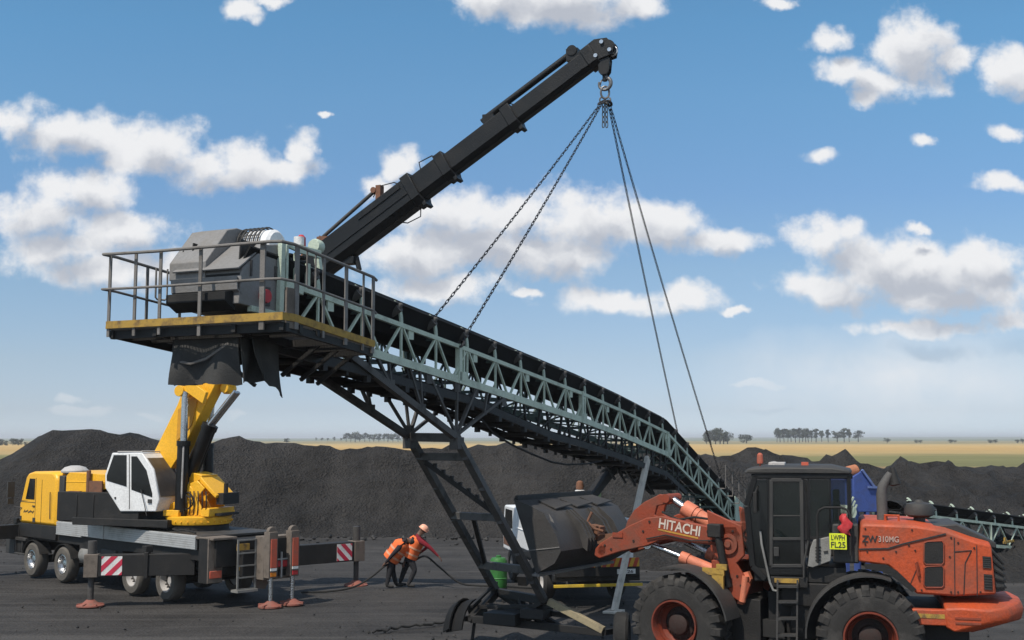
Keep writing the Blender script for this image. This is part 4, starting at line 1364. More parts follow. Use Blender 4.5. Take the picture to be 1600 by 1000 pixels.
mb = MB(); mb.lathe([(0, 0), (.10, 0), (.10, .03), (0, .03)], (-2.30, -.13, .82), (-1, 0, 0), 18)
mb.build('flap_reflector', M['amber'], fl)
mb = MB(); mb.span((-2.35, -.33, 1.02), (-2.31, .08, 1.07)); mb.build('flap_bar', M['kick'], fl)
r, w_ = MB(), MB()
stripes(r, w_, (-2.13, -.62, 1.38), (0, -1, 0), .34, .46, flip=True)
bw_ = w_.build('hazard_board', M['sign_white'], crane); r.build('hazard_stripes', M['sign_red'], bw_)
ja = TRK.loc(ground_at(417, 948)); jb = TRK.loc(ground_at(459, 945))
jx = -2.85; ja.x = jx; jb.x = jx
ya, yb = ja.y, jb.y
ym = (ya + yb) / 2
mb = MB()
mb.span((jx + .12, yb - .10, .66), (jx + .50, ya + .14, 1.74))
mb.span((jx + .45, ym - .25, .8), (-2.0, ym + .35, 1.3))
mb.build('tail_box', M['mud'], crane, bev=.015)
mb = MB(); mb.span((jx + .09, yb + .14, 1.18), (jx + .13, ya - .16, 1.68)); mb.build('box_opening', M['black'], crane)
mb = MB(); mb.span((jx + .09, yb + .14, .74), (jx + .13, ya - .16, .9)); mb.build('box_opening', M['black'], crane)
mb = MB(); mb.span((jx + .05, ym - .30, .96), (jx + .12, ym + .32, 1.12)); mb.build('tail_lamp', M['red'], crane, bev=.01)
mb = MB(); mb.beam((jx + .05, ym - .02, .70), (jx + .05, ym - .02, 1.34), .04, .04); mb.beam((jx + .05, ym - .2, 1.16), (jx + .05, ym + .3, 1.16), .03, .03); mb.build('tail_bar', M['lgrey'], crane)
for y, mt in ((ya, 'redorange'), (yb, 'redorange')):
    mb = MB()
    mb.span((jx - .10, y - .13, .72), (jx + .14, y + .13, 1.86))
    mb.tube((jx - .06, y, 1.86), (jx + .06, y, 1.86), .13, n=16)
    jk = mb.build('tail_jack', M['mud'], crane, bev=.01)
    mb = MB(); mb.span((jx - .125, y - .085, .98), (jx - .10, y + .085, 1.68)); mb.build('reflector_strip', M['redorange'], jk)
    mb = MB(); mb.span((jx - .125, y - .09, .90), (jx - .10, y + .09, .965)); mb.build('white_reflector', M['sign_white'], jk)
    mb = MB(); mb.span((jx - .12, y - .08, .76), (jx - .10, y + .08, .86)); mb.build('lamp', M['amber'] if y == ya else M['red'], jk)
    mb = MB(); mb.tube((jx, y, .1), (jx, y, .75), .055, n=14); mb.build('jack_rod', M['chrome'], jk)
    mb = MB(); mb.lathe([(0, 0), (.30, 0), (.30, .04), (.18, .08), (.08, .15), (0, .15)], (jx, y, 0), (0, 0, 1), 20)
    for k in range(4):
        q = V((math.cos(k * R(90) + .4), math.sin(k * R(90) + .4), 0)); mb.beam(V((jx, y, .07)) + q * .05, V((jx, y, .05)) + q * .33, .05, .06)
    mb.build('jack_float', M['float'], jk)

# ---- superstructure (frame: turned towards the hook)
SUP = FR(-8.47, 31.55, math.atan2(-0.38, 0.92))
S2T = TRK.I @ SUP.M
def sp_(u, v, y=0.0): return SUP.hit(u, v, 1, y)
def SB(): return MB(S2T)
mb = SB(); mb.lathe([(0, 1.74), (.80, 1.74), (.80, 1.90), (.72, 1.92), (0, 1.92)], (0, 0, 0), (0, 0, 1), 40); mb.build('slew_ring', M['black'], crane)
mb = SB(); mb.lathe([(0, 1.92), (.84, 1.92), (.86, 1.96), (.86, 2.12), (.80, 2.14), (0, 2.14)], (0, 0, 0), (0, 0, 1), 44)
for k in range(30):
    a = k * R(12); mb.tube((.84 * math.cos(a), .84 * math.sin(a), 2.0), (.90 * math.cos(a), .90 * math.sin(a), 2.0), .02, n=6)
mb.build('turntable', M['yellow'], crane)
mb = SB()
for y in (-.48, -.10, .5):
    pts = [(-.65, 2.12), (.72, 2.12), (.78, 2.25), (.45, 2.35), (.28, 2.62), (.52, 2.88), (.28, 3.08), (-.18, 2.94), (-.35, 2.55), (-.70, 2.4)]
    mb.prism([(x, y, z) for x, z in pts], (0, .05, 0))
mb.tube((-.05, -.5, 2.72), (-.05, .55, 2.72), .24, n=24)
mb.prism([(.28, -.4, 3.05), (.82, -.4, 2.62), (.86, -.4, 2.70), (.32, -.4, 3.18)], (0, .8, 0))
mb.prism([(-.1, -.36, 2.95), (.3, -.36, 3.1), (.34, -.36, 3.22), (-.06, -.36, 3.3)], (0, .7, 0))
mb.span((.5, -.6, 2.14), (.78, .5, 2.36)); mb.span((-.6, -.75, 2.14), (-.1, -.55, 2.30))
mb.build('pedestal', M['yellow'], crane, bev=.015)
mb = SB()
for k in range(6):
    x = -.05 + .13 * k; pts = [V((x + .10 * math.sin(t * 3.1), -.52 - .10 * math.sin(t * 3.14), 2.18 + .62 * t)) for t in [j / 9 for j in range(10)]]
    mb.path(pts, .016, 6)
mb.ring((.0, -.55, 2.55), (0, 1, 0), .22, .02, 24, 6); mb.ring((.02, -.58, 2.5), (.2, 1, 0), .18, .018, 24, 6)
mb.span((.78, -.3, 2.45), (1.0, .4, 2.75)); mb.span((.72, -.35, 2.16), (.98, .45, 2.22)); mb.tube((.86, 0, 2.7), (.86, 0, 3.0), .06, n=10)
mb.build('hydraulic_hoses', M['black'], crane)
# operator cab
YC = -1.0
cabpx = [(164, 762), (164, 741), (175, 707.5), (222, 707.5), (239, 733), (248.5, 780), (243.5, 799.5), (187.5, 799.5)]
cp = [sp_(u, v, YC) for u, v in cabpx]
CW = .95
mb = SB(); mb.prism(cp, (0, CW, 0)); ocab = mb.build('operator_cab', M['white'], crane, bev=.025)
def scale_poly(pts, k):
    c = sum(pts, V((0, 0, 0))) / len(pts); return [c + (p - c) * k for p in pts]
w1 = [sp_(u, v, YC) for u, v in ((167, 743), (178, 711), (198, 711), (198, 760.5), (167, 751))]
w2 = [sp_(u, v, YC) for u, v in ((205.5, 713), (214, 713), (229, 735), (238, 771), (238, 777), (205.5, 765))]
for w in (w1, w2):
    mb = SB(); mb.prism([p + V((0, -.012, 0)) for p in w], (0, .03, 0)); mb.build('side_window', M['glass'], ocab, bev=.006)
mb = SB()
f0, f1, f2 = cp[3], cp[4], cp[5]
f2b = f2 + (f1 - f2) * 0.0
mb.strip([f0 + V((.012, .06, -.02)), f1 + V((.014, .06, 0)), f2 + V((.014, .06, .06))], (0, CW - .12, 0), -.012)
mb.build('windscreen', M['dusty_glass'], ocab)
mb = SB()
mb.beam(sp_(202, 764, YC - .01), sp_(202, 795, YC - .01), .012, .012)
mb.beam(sp_(202, 710, YC - .01), sp_(202, 764, YC - .01), .012, .012)
q = sp_(234, 783, YC - .015); mb.box(q, (.12, .03, .10)); q = sp_(180, 778, YC - .01); mb.box(q, (.05, .02, .05))
mb.path([sp_(220, 765, YC - .05), sp_(226, 790, YC - .08), sp_(229, 806, YC - .05)], .012, 6)
mb.build('cab_door', M['charcoal'], ocab)
mb = SB(); mb.path([cp[2] + V((.2, .0, .03)), cp[3] + V((0, 0, .03)), cp[3] + V((0, CW, .03)), cp[2] + V((.2, CW, .03))], .018, 6); mb.build('roof_rail', M['lgrey'], ocab)
# machinery house and counterweight behind the cab
mb = SB()
a = sp_(92, 768, -.9); b = sp_(190, 812, -.9)
mb.span((a.x, -.95, 1.95), (b.x + .6, .8, a.z))
for u in (122, 148): q = sp_(u, 790, -.9); mb.box((q.x, -.96, q.z - .05), (.05, .03, .7))
mb.span((a.x + .6, -1.0, 1.85), (b.x + 1.6, .7, 2.05))
mb.build('machinery_deck', M['black'], crane, bev=.02)
mb = SB()
a = sp_(106, 738, -.6); b = sp_(168, 778, -.6)
mb.prism([(a.x, -.65, b.z), (b.x, -.65, b.z + .25), (b.x, -.65, a.z - .04), (a.x + .1, -.65, a.z), (a.x, -.65, a.z - .1)], (0, 1.5, 0))
mb.span((a.x, -.66, a.z - .27), (b.x, -.64, a.z - .24)); mb.span((a.x + 1.3, -.5, a.z), (b.x, .2, a.z + .10))
mb.build('engine_cover', M['yellow'], crane, bev=.03)
mb = SB()
q = sp_(139, 735, -.72); mb.tube((q.x, -.72, q.z), (q.x, -.72, q.z - .7), .06, n=12)
q = sp_(152, 760, -.7); mb.span((q.x - .25, -.75, q.z - .2), (q.x + .2, -.7, q.z + .15))
q = sp_(118, 770, -.72); mb.span((q.x - .2, -.78, q.z - .05), (q.x + .2, -.7, q.z + .05))
mb.build('exhaust_stack', M['rust'], crane)
# main arm: box with a forked top, leaning forward
armpx = [(241, 705), (277, 632), (286, 608), (330, 560), (344, 580), (334, 606), (280, 712), (266, 734), (250, 730)]
ap = [sp_(u, v, -.28) for u, v in armpx]
mb = SB(); mb.prism(ap, (0, .44, 0)); arm = mb.build('main_arm', M['yellow'], crane, bev=.02)
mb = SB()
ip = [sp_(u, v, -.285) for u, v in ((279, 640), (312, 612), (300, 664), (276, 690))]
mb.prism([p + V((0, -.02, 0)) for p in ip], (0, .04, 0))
mb.build('arm_shade_panel', M['arm_shade'], arm)  # flat plate that paints the arm's shaded side
mb = SB()
e = sp_(285, 611, -.5); mb.tube(e + V((0, -.16, 0)), e + V((0, .3, 0)), .15, n=18); mb.prism([e + V((-.05, -.1, .12)), e + V((.5, -.1, .16)), e + V((.85, -.1, -.05)), e + V((.75, -.1, -.35))], (0, .12, 0))
e2 = sp_(357, 607, .1); mb.tube(e2 + V((0, -.2, 0)), e2 + V((0, .2, 0)), .13, n=16); mb.prism([e2 + V((-.28, -.08, .2)), e2 + V((.2, -.08, .2)), e2 + V((.08, -.08, -.15)), e2 + V((-.1, -.08, -.15))], (0, .16, 0))
mb.build('pin_lug', M['yellow'], arm, bev=.01)
def ram(p_lo, p_mid, p_hi, rb, rr_, name='lift_ram'):
    m = SB(); m.tube(p_lo, p_mid, rb, n=18); m.tube(p_mid - (p_mid - p_lo).normalized() * .12, p_mid + (p_mid - p_lo).normalized() * .02, rb * 1.15, n=18)
    m.lathe([(0, -.08), (rb * 1.1, -.08), (rb * 1.1, .08), (0, .08)], p_lo, (0, 1, 0), 16)
    o = m.build(name, M['black_gloss'], crane)
    m = SB(); m.tube(p_mid, p_hi, rr_, n=16); m.build('ram_rod', M['chrome'], o)
    return o
ram(sp_(282, 800, -.55), sp_(287, 690, -.55), sp_(290, 612, -.55), .16, .095)
ram(sp_(325, 775, .62), sp_(325, 694, .62), sp_(331, 630, .62), .15, .085)
ram(sp_(296, 742, -.25), sp_(327, 664, -.25), sp_(368, 612, -.25), .17, .07)
ram(sp_(300, 744, .1), sp_(331, 666, .1), sp_(373, 613, .1), .15, .06)
mb = SB(); mb.path([sp_(283, 795, -.62), sp_(285, 740, -.72), sp_(287, 695, -.66)], .025, 6); mb.build('ram_pipe', M['lgrey'], crane)

# ---- telescopic boom
K0 = sp_(338, 536, 0); TIP = sp_(934, 86, 0)
bd = (TIP - K0); BL = bd.length; bd.normalize()
bn = V((-bd.z, 0, bd.x))                              # up-normal of the boom, in its plane
def bpt(px_u, off=0.0):
    """Point on the boom axis seen at photo column px_u."""
    lo, hi = 0.0, 1.2
    for _ in range(40):
        mid = (lo + hi) / 2; w = SUP.wld(K0 + bd * BL * mid); d = w - CAMP
        u = 800 + F * d.x / (d.dot(FWD))
        if u < px_u: lo = mid
        else: hi = mid
    return K0 + bd * BL * lo + bn * off
def hexbeam(mb, p, q, w, h):
    rings = []
    for c in (p, q):
        rings.append([c + V((0, y * w, 0)) + bn * (z * h) for y, z in ((-.5, -.28), (-.28, -.5), (.28, -.5), (.5, -.28), (.5, .5), (-.5, .5))])
    mb.loft(rings)
secs = [(330, 655, .60, .78), (600, 704, .52, .66), (650, 806, .44, .56), (760, 930, .37, .47)]
boom = None
for i, (u0, u1, w, h) in enumerate(secs):
    m = SB(); hexbeam(m, bpt(u0), bpt(u1), w, h)
    e = bpt(u1)
    hexbeam(m, e - bd * .22, e + bd * .05, w + .08, h + .10)
    m.box(e - bn * (h / 2 + .06), (.10, w * .7, .16), Matrix.Rotation(-math.atan2(bd.z, bd.x), 3, 'Y'))
    if i == 0:
        boom = m.build('boom', M['black_gloss'], crane, bev=.015)
    else:
        m.build('boom_section', M['black_gloss'], boom, bev=.012)
mb = SB()
mb.beam(bpt(520, .0) - V((0, .31, 0)), bpt(650, .0) - V((0, .31, 0)), .03, .06, up=bn); mb.beam(bpt(575, .28) - V((0, .31, 0)), bpt(640, .28) - V((0, .31, 0)), .04, .14, up=bn)
mb.build('boom_rib', M['black_gloss'], boom)
mb = SB(); mb.path([bpt(668, .35), bpt(672, .62), bpt(690, .55), bpt(700, .32)], .018, 6)
mb.build('boom_hose', M['rubber'], boom)
mb = SB(); mb.path([bpt(648, -.35), bpt(640, -.62), bpt(622, -.55), bpt(612, -.36)], .016, 6)
mb.build('boom_hose', M['rubber'], boom)
mb = SB(); mb.path([bpt(600, .62), bpt(612, .78), bpt(632, .6), bpt(640, .36)], .016, 6)
mb.build('boom_hose', M['rubber'], boom)
mb = SB(); mb.path([bpt(800, .3), bpt(806, .45), bpt(812, .3)], .016, 6)
mb.build('boom_hose', M['rubber'], boom)
m = SB(); e0 = bpt(503, .56); e1 = bpt(606, .74)
m.tube(e0, e1, .05, n=12); m.build('extension_ram', M['steel'], boom)
m = SB(); m.tube(bpt(480, .45), bpt(518, .58), .10, n=14); m.box(bpt(520, .46), (.35, .3, .2)); m.build('ram_bracket', M['rust'], boom)
m = SB(); m.box(e1 - bn * .18 + bd * .05, (.14, .2, .5)); m.tube(e1 + V((0, -.12, 0)), e1 + V((0, .12, 0)), .08, n=10); m.build('ram_bracket', M['rust'], boom)
m = SB(); e0 = bpt(776, .47); e1 = bpt(908, .46)
m.tube(e0, e1, .085, n=14); m.tube(e0 - bd * .2, e0, .06, n=10); m.box(e0 - bn * .08, (.3, .2, .22)); m.box(e1 - bn * .08, (.3, .25, .3))
m.tube(e1 + bd * .05 + V((0, -.15, 0)), e1 + bd * .05 + V((0, .15, 0)), .13, n=14)
m.build('extension_ram', M['black_gloss'], boom)
# knuckle between arm and boom
m = SB()
for y in (-.36, .31):
    m.prism([K0 + V((-.5, y, -.9)), K0 + V((.3, y, -1.0)), K0 + V((.75, y, .1)), K0 + V((.5, y, .5)), K0 + V((-.2, y, .4)), K0 + V((-.55, y, -.1))], (0, .05, 0))
m.tube(K0 + V((0, -.4, -.2)), K0 + V((0, .4, -.2)), .14, n=18)
m.build('boom_knuckle', M['black_gloss'], boom, bev=.01)
m = SB(); q = bpt(545, -.45); m.tube(q, q - bn * .35 - bd * .1, .07, n=10); m.box(bpt(535, -.42), (.4, .3, .2))
m.build('boom_bracket', M['black_gloss'], boom, bev=.01)
# head with sheaves
HD = bpt(938)
m = SB()
for y in (-.19, .15):
    m.prism([HD + V((-.45, y, -.42)), HD + V((.05, y, -.20)), HD + V((.36, y, -.12)), HD + V((.40, y, .10)), HD + V((.22, y, .30)), HD + V((-.1, y, .30)), HD + V((-.5, y, .05))], (0, .04, 0))
for dx, dz, r in ((.20, .06, .22), (-.15, .12, .15), (-.42, -.02, .13)):
    m.lathe([(0, -.12), (r, -.12), (r * .8, -.05), (r * .8, .05), (r, .12), (0, .12)], HD + V((dx, 0, dz)), (0, 1, 0), 24)
m.build('boom_head', M['black_gloss'], boom, bev=.006)
m = SB()
for dx, dz in ((-.05, -.12), (.1, .2), (.3, -.02)):
    m.tube(HD + V((dx, -.24, dz)), HD + V((dx, .22, dz)), .05, n=12)
m.build('sheave_pins', M['chrome'], boom)

# ---------------------------------------------------------------- hook block and lifting chains
hook_w = SUP.wld(HD + V((.22, 0, 0)))
HYP = hook_w.y
def hk(u, v): return at(u, v, HYP)
hb = hk(945, 103)
hook = thing('hook_block', 'black hook block with a steel hook hanging under the crane boom tip', 'crane hook', loc=(hb.x, hb.y, hb.z - .08), rot=SUP.a)
m = MB()
for y in (-.09, .09):
    m.prism([(-.14, y - .015, .20), (-.08, y - .015, .33), (.10, y - .015, .33), (.16, y - .015, .20), (.13, y - .015, -.08), (.07, y - .015, -.16), (-.07, y - .015, -.16), (-.13, y - .015, -.08)], (0, .03, 0))
m.lathe([(0, -.07), (.15, -.07), (.12, 0), (.15, .07), (0, .07)], (0.0, 0, .13), (0, 1, 0), 20)
m.tube((0, 0, -.3), (0, 0, 0), .06, n=12)
m.beam((-.02, 0, .3), (-.0, 0, .75), .08, .05)
m.build('block_body', M['black_gloss'], hook, bev=.006)
m = MB(); m.ring((.20, 0, .42), (0, 1, 0), .11, .03, 18, 8); m.tube((.1, -.1, .62), (.1, .1, .62), .06, n=10); m.build('rope_socket', M['chrome'], hook)
m = MB()
pts = []; rr_ = []
for k in range(17):
    a = R(80 - k * 17.5); pts.append((.15 * math.cos(a), 0, -.36 + .15 * math.sin(a))); rr_.append(.055 - .0016 * k)
pts = [(0, 0, -.14), (.01, 0, -.19)] + pts[:]; rr_ = [.05, .055] + rr_
m.path(pts, .05, 10, rr_)
m.build('hook', M['chain_bright'], hook)
m = MB(); m.path([(0, .03, -.20), (-.10, .03, -.27), (-.13, .03, -.37)], .018, 6); m.build('safety_latch', M['lgrey'], hook)
hookpt = hook.location + V((0, 0, -.48))
ring = thing('master_link', 'steel master link hanging in the crane hook above the four chains', 'lifting ring', loc=hookpt)
m = MB()
rg = []
for k in range(24):
    a = 2 * math.pi * k / 24; rg.append((.10 * math.cos(a), 0, -.10 + .15 * math.sin(a)))
m.path(rg + [rg[0], rg[1]], .025, 8); m.build('link', M['chain_bright'], ring)
for s in (-1, 1):
    m = MB(); m.ring((s * .06, 0, -.29), (s * .3, 1, 0), .075, .02, 16, 6); m.build('coupling', M['chain_bright'], ring)
anchor = hookpt + V((0, 0, -.33))

def chain_geo(mb, p, q, pitch=.12, r=.0105, wid=.025):
    p = V(p); q = V(q); L = (q - p).length; n = max(2, int(L / pitch)); d = (q - p).normalized()
    x = d.orthogonal().normalized(); y = d.cross(x)
    sag = 0.006 * L
    for k in range(n):
        t = (k + .5) / n
        c = p.lerp(q, t) + V((0, 0, -sag * 4 * t * (1 - t)))
        e = x if k % 2 else y; e2 = y if k % 2 else x
        hl = pitch * .62; loop = []
        for j in range(10):
            a = 2 * math.pi * j / 10
            loop.append(c + d * (hl * max(-1, min(1, 1.25 * math.cos(a)))) + e * (wid * math.sin(a)))
        vs = []; fs = []
        nrm = e2
        for j in range(10):
            o = (loop[j] - c).normalized()
            for b in range(4):
                bb = R(90 * b + 45); vs.append(loop[j] + o * (r * math.cos(bb)) + nrm * (r * math.sin(bb)))
        for j in range(10):
            for b in range(4):
                fs.append((j * 4 + b, ((j + 1) % 10) * 4 + b, ((j + 1) % 10) * 4 + (b + 1) % 4, j * 4 + (b + 1) % 4))
        mb.add(vs, fs)
def lifting_chain(target, off, label):
    a = anchor + V(off)
    o = thing('lifting_chain', label, 'chain', loc=target, group='lifting chains under the hook')
    m = MB(); chain_geo(m, a - V(target), (0, 0, 0)); m.build('chain_links', M['chain'], o, flip=False)
    d = (a - V(target)).normalized()
    m = MB(); m.ring(d * .05, d.orthogonal(), .09, .025, 16, 6); m.build('shackle', M['chain'], o)
    m = MB(); m.ring(a - V(target) - d * .05, d.orthogonal(), .08, .02, 16, 6); m.build('shackle', M['chain'], o)
tA = CON.wld(cn(673, 503, .42)); tB = CON.wld(cn(717, 541, -HW)); tC = CON.wld(cn(1060, 682, .50)); tD = CON.wld(cn(1128, 752, -HW))
lifting_chain(tA, (-.08, 0, 0), 'leftmost lifting chain, running down behind the conveyor belt')
lifting_chain(tB, (-.05, -.05, 0), 'lifting chain fixed to the tall green post on the near conveyor side')
lifting_chain(tC, (.07, 0, 0), 'lifting chain dropping to the conveyor bend behind the belt')
lifting_chain(tD, (.09, -.04, 0), 'rightmost lifting chain, reaching the tail of the conveyor')
m = MB()
o = thing('spare_chain', 'short doubled chain end hanging loose under the crane hook', 'chain', loc=anchor)
for dx in (-.04, .03):
    chain_geo(m, (dx, 0, 0), (dx * 1.2, 0, -.62), .12, .014, .035)
m.build('chain_links', M['chain_bright'], o, flip=False)
# ---------------------------------------------------------------- the wheel loader
RAn = R(164.5); FAn = R(145.5)
LR = FR(6.31, 20.85, RAn)                       # rear frame: origin under the rear axle, x forward, y to its left (towards us)
ff = V((math.cos(FAn), math.sin(FAn), 0)); fr = V((math.cos(RAn), math.sin(RAn), 0))
jt = LR.o + fr * 1.5; fo = jt + ff * 1.5
LF = FR(fo.x, fo.y, FAn)                        # front frame: origin under the front axle
F2R = LR.I @ LF.M
def lr(u, v, y): return LR.hit(u, v, 1, y)
def lf(u, v, y): return LF.hit(u, v, 1, y)
def FB(): return MB(F2R)
ldr = thing('wheel_loader', 'dusty orange wheel loader with black cab, big tyres and raised dark bucket in front', 'wheel loader', LR)
TR, TW = 0.88, 0.62

def big_wheel(make, x, s):
    c = V((x, s * (1.30 - TW / 2), TR)); ax = V((0, s, 0))
    m = make(); w = TW
    prof = [(.42, -.42), (.46, -.47), (.60, -.50), (.74, -.485), (.80, -.43), (.835, -.30), (.84, 0), (.835, .30), (.80, .43), (.74, .485), (.60, .50), (.46, .47), (.42, .42), (.40, 0)]
    m.hoop([(r, h * w) for r, h in prof], c, ax, 56)
    n = 22
    for k in range(n):
        for side in (-1, 1):
            a = 2 * math.pi * (k + (.25 if side > 0 else -.25)) / n
            e = V((math.cos(a), 0, math.sin(a))); t = V((-math.sin(a), 0, math.cos(a)))
            a2 = a + .10; e2 = V((math.cos(a2), 0, math.sin(a2))); t2 = V((-math.sin(a2), 0, math.cos(a2)))
            rings = []
            for (ee, tt, h, r0, r1, wd) in ((e2, t2, .04, .82, .878, .07), (e, t, .30, .81, .882, .075), (e, t, .43, .77, .872, .075), (e, t, .505, .70, .80, .065)):
                p0 = c + ee * r0 + ax * (side * h * w); p1 = c + ee * r1 + ax * (side * h * w)
                rings.append([p0 - tt * wd, p0 + tt * wd, p1 + tt * wd * .8, p1 - tt * wd * .8])
            m.loft(rings)
    t_ = m.build('wheel', M['tyre'], ldr, ang=30)
    m = make()
    m.hoop([(.405, -.3), (.44, .30), (.44, .335), (.415, .335), (.39, .28), (.37, .10), (.30, .04), (.28, -.10), (.38, -.2)], c, ax, 48)
    m.hoop([(.355, .12), (.375, .20), (.365, .21), (.34, .13)], c, ax, 48)
    m.build('rim', M['rim'], t_)
    m = make()
    m.lathe([(0, -.15), (.365, -.16), (.365, .045), (.30, .02), (.20, .06), (.18, .16), (.10, .19), (0, .19)], c, ax, 32)
    for k in range(12):
        a = k * R(30); q = c + V((math.cos(a) * .25, 0, math.sin(a) * .25)); m.tube(q, q + ax * .06, .022, n=6)
    m.build('axle_hub', M['hub'], t_)
for s in (1, -1):
    big_wheel(lambda: MB(), 0.0, s); big_wheel(FB, 0.0, s)

# ---- rear frame, engine hood
def prof_hits(px, y): return [lr(u, v, y) for u, v in px]
hood_px = [(1342, 878), (1342, 856), (1345, 822), (1351, 819), (1432, 822), (1478, 830), (1520, 845), (1549, 853), (1557, 929), (1492, 932), (1432, 928), (1412, 905), (1388, 884)]
hd = prof_hits(hood_px, .98)
mb = MB()
cz = 1.9
rings = []
for y, dz in ((-.98, 0), (-.80, .05), (.80, .05), (.98, 0)):
    rings.append([V((p.x, y, p.z + (dz if p.z > 2.35 else 0))) for p in hd])
mb.loft(rings)
hood = mb.build('engine_hood', M['orange'], ldr, bev=.035)
mb = MB()      # black swage and lower dark panel
q = [lr(u, v, .99) for u, v in ((1342, 858), (1388, 857), (1410, 850), (1478, 834))]
for a, b in zip(q, q[1:]): mb.beam(a, b, .02, .022)
mb.build('hood_crease', M['letter_dark'], hood)
mb = MB()
mb.prism([lr(u, v, .985) for u, v in ((1350, 880), (1384, 882), (1402, 892), (1432, 921), (1425, 925), (1396, 902), (1378, 893), (1352, 889))], (0, .012, 0))
mb.build('lower_cutout', M['black'], hood)
mb = MB()
for u0, v0, u1, v1 in ((1443, 847, 1474, 881), (1443, 886, 1474, 917)):
    pts = [lr(u, v, .985) for u, v in ((u0 + 2, v0 + 2), (u0 + 6, v0), (u1 - 3, v0 - 1), (u1, v0 + 3), (u1, v1 - 3), (u1 - 3, v1), (u0 + 4, v1), (u0 + 1, v1 - 4))]
    m2 = MB(); m2.prism(pts, (0, .014, 0)); g_ = m2.build('hood_vent', M['black'], hood, bev=.008)
    m2 = MB(); cc = sum(pts, V((0, 0, 0))) / len(pts)
    m2.path([cc + (p - cc) * 1.05 + V((0, .012, 0)) for p in pts] + [cc + (pts[0] - cc) * 1.05 + V((0, .012, 0))], .012, 6); m2.build('vent_frame', M['orange_dull'], g_)
for u0, v0, u1, v1 in ((1535, 869, 1548, 888), (1537, 897, 1550, 922)):
    m2 = MB(); m2.prism([lr(u, v, .985) for u, v in ((u0, v0), (u1, v0 + 1), (u1 + 1, v1), (u0 + 1, v1 - 1))], (0, .014, 0)); g_ = m2.build('corner_grille', M['black'], hood)
    m2 = MB()
    for k in range(6):
        a = lr(u0 + .5, v0 + (v1 - v0) * (k + .5) / 6, 1.0); b = lr(u1, v0 + 1 + (v1 - v0) * (k + .5) / 6, 1.0); m2.beam(a, b, .012, .014)
    m2.build('grille_bars', M['charcoal'], g_)
mb = MB()
for u in (1491, 1526): mb.beam(lr(u, 840 if u < 1500 else 852, .987), lr(u + 1, 931, .987), .012, .012)
mb.beam(lr(1492, 862, .987), lr(1518, 860, .987), .012, .012); mb.path([lr(1518, 860, .987), lr(1508, 880, .987), lr(1506, 930, .987)], .008, 5)
mb.beam(lr(1420, 918, .987), lr(1432, 890, .987), .010, .010)
mb.build('panel_seams', M['letter_dark'], hood)
mb = MB(); mb.path([lr(1437, 899, 1.0), lr(1433, 878, 1.04), lr(1431, 880, 1.04), lr(1435, 900, 1.04)], .018, 6); mb.build('hood_handle', M['orange_dull'], hood)
# dark top cover and tail grille
mb = MB()
a = lr(1456, 825, .8); b = lr(1555, 853, .8)
mb.loft([[V((a.x, y, a.z + .04)), V((a.x - .4, y, a.z + .07)), V((b.x - .02, y, b.z + .05)), V((b.x - .02, y, b.z - .05)), V((a.x, y, a.z - .1))] for y in (-.78, .78)])
mb.build('hood_cover', M['charcoal'], hood, bev=.02)
b2 = lr(1557, 929, .98)
xr0 = min(hd[7].x, hd[8].x)
mb = MB(); mb.prism([(hd[7].x - .005, .88, hd[7].z - .03), (xr0 - .14, .80, hd[7].z - .25), (xr0 - .16, .80, b2.z + .05), (hd[8].x - .005, .88, b2.z + .02)], (0, -1.68, 0))
gr = mb.build('rear_grille', M['charcoal'], hood, bev=.015)
mb = MB()
g0 = V((xr0 - .14, 0, hd[7].z - .25)); g1 = V((xr0 - .16, 0, b2.z + .05))
for k in range(5):
    t = (k + .5) / 5; p_ = g0.lerp(g1, t)
    mb.beam((p_.x - .012, -.75, p_.z), (p_.x - .012, .79, p_.z), .03, .035)
    e_ = V((hd[7].x, .885, hd[7].z - .03)).lerp(V((hd[8].x, .885, b2.z + .02)), t); mb.beam((p_.x, .806, p_.z), (e_.x - .02, .89, e_.z), .025, .03)
mb.build('grille_bars', M['black'], gr)
# counterweight
cw0 = lr(1481, 936, 1.15).x
zb0, zt0 = 1.02, 1.40
mb = MB()
def cwr(y, xo, z0, z1): return [V((cw0 + .05, y, z0 + .08)), V((cw0 + .05, y, z1)), V((xo + .5, y, z1 + .02)), V((xo + .06, y, z1 + .0)), V((xo, y, z1 - .12)), V((xo + .05, y, z0 + .18)), V((xo + .6, y, z0))]
XO = -2.54
mb.loft([cwr(y, XO + k, zb0, zt0 + dz) for y, k, dz in ((-1.18, .62, 0), (-1.05, .34, .04), (-.6, .06, .10), (0, 0, .10), (.6, .06, .10), (1.05, .34, .04), (1.18, .62, 0))])
cwt = mb.build('counterweight', M['orange'], ldr, bev=.03)
mb = MB()
mb.span((cw0 + .02, 1.0, zb0 + .10), (cw0 + .62, 1.17, zt0 - .02)); mb.build('tool_box', M['orange'], ldr, bev=.02)
mb = MB(); mb.span((cw0 + .06, 1.168, zt0 - .16), (cw0 + .56, 1.178, zt0 - .09)); mb.build('box_decal', M['kick'], ldr)
mb = MB()
for z in (zb0 + .16, zb0 + .24):
    mb.beam((XO + .80, 1.183, z), (cw0 - .1, 1.183, z), .02, .035)
mb.build('weight_slots', M['orange_dull'], cwt)
mb = MB(); q = V((cw0 + .85, 1.02, zt0 - .10))
mb.box(q, (.1, .1, .12)); mb.tube(q + V((.05, -.02, 0)), q + V((.22, -.06, .28)), .035, n=8); mb.box(q + V((.02, .0, -.16)), (.14, .1, .15))
mb.build('tail_bracket', M['orange_dull'], ldr, bev=.01)
mb = MB()
mb.span((-1.6, -.75, .75), (1.3, .75, 1.35)); mb.span((-.9, -.85, .55), (.4, .85, 1.2)); mb.tube((0, -1.0, TR), (0, 1.0, TR), .2, n=16)
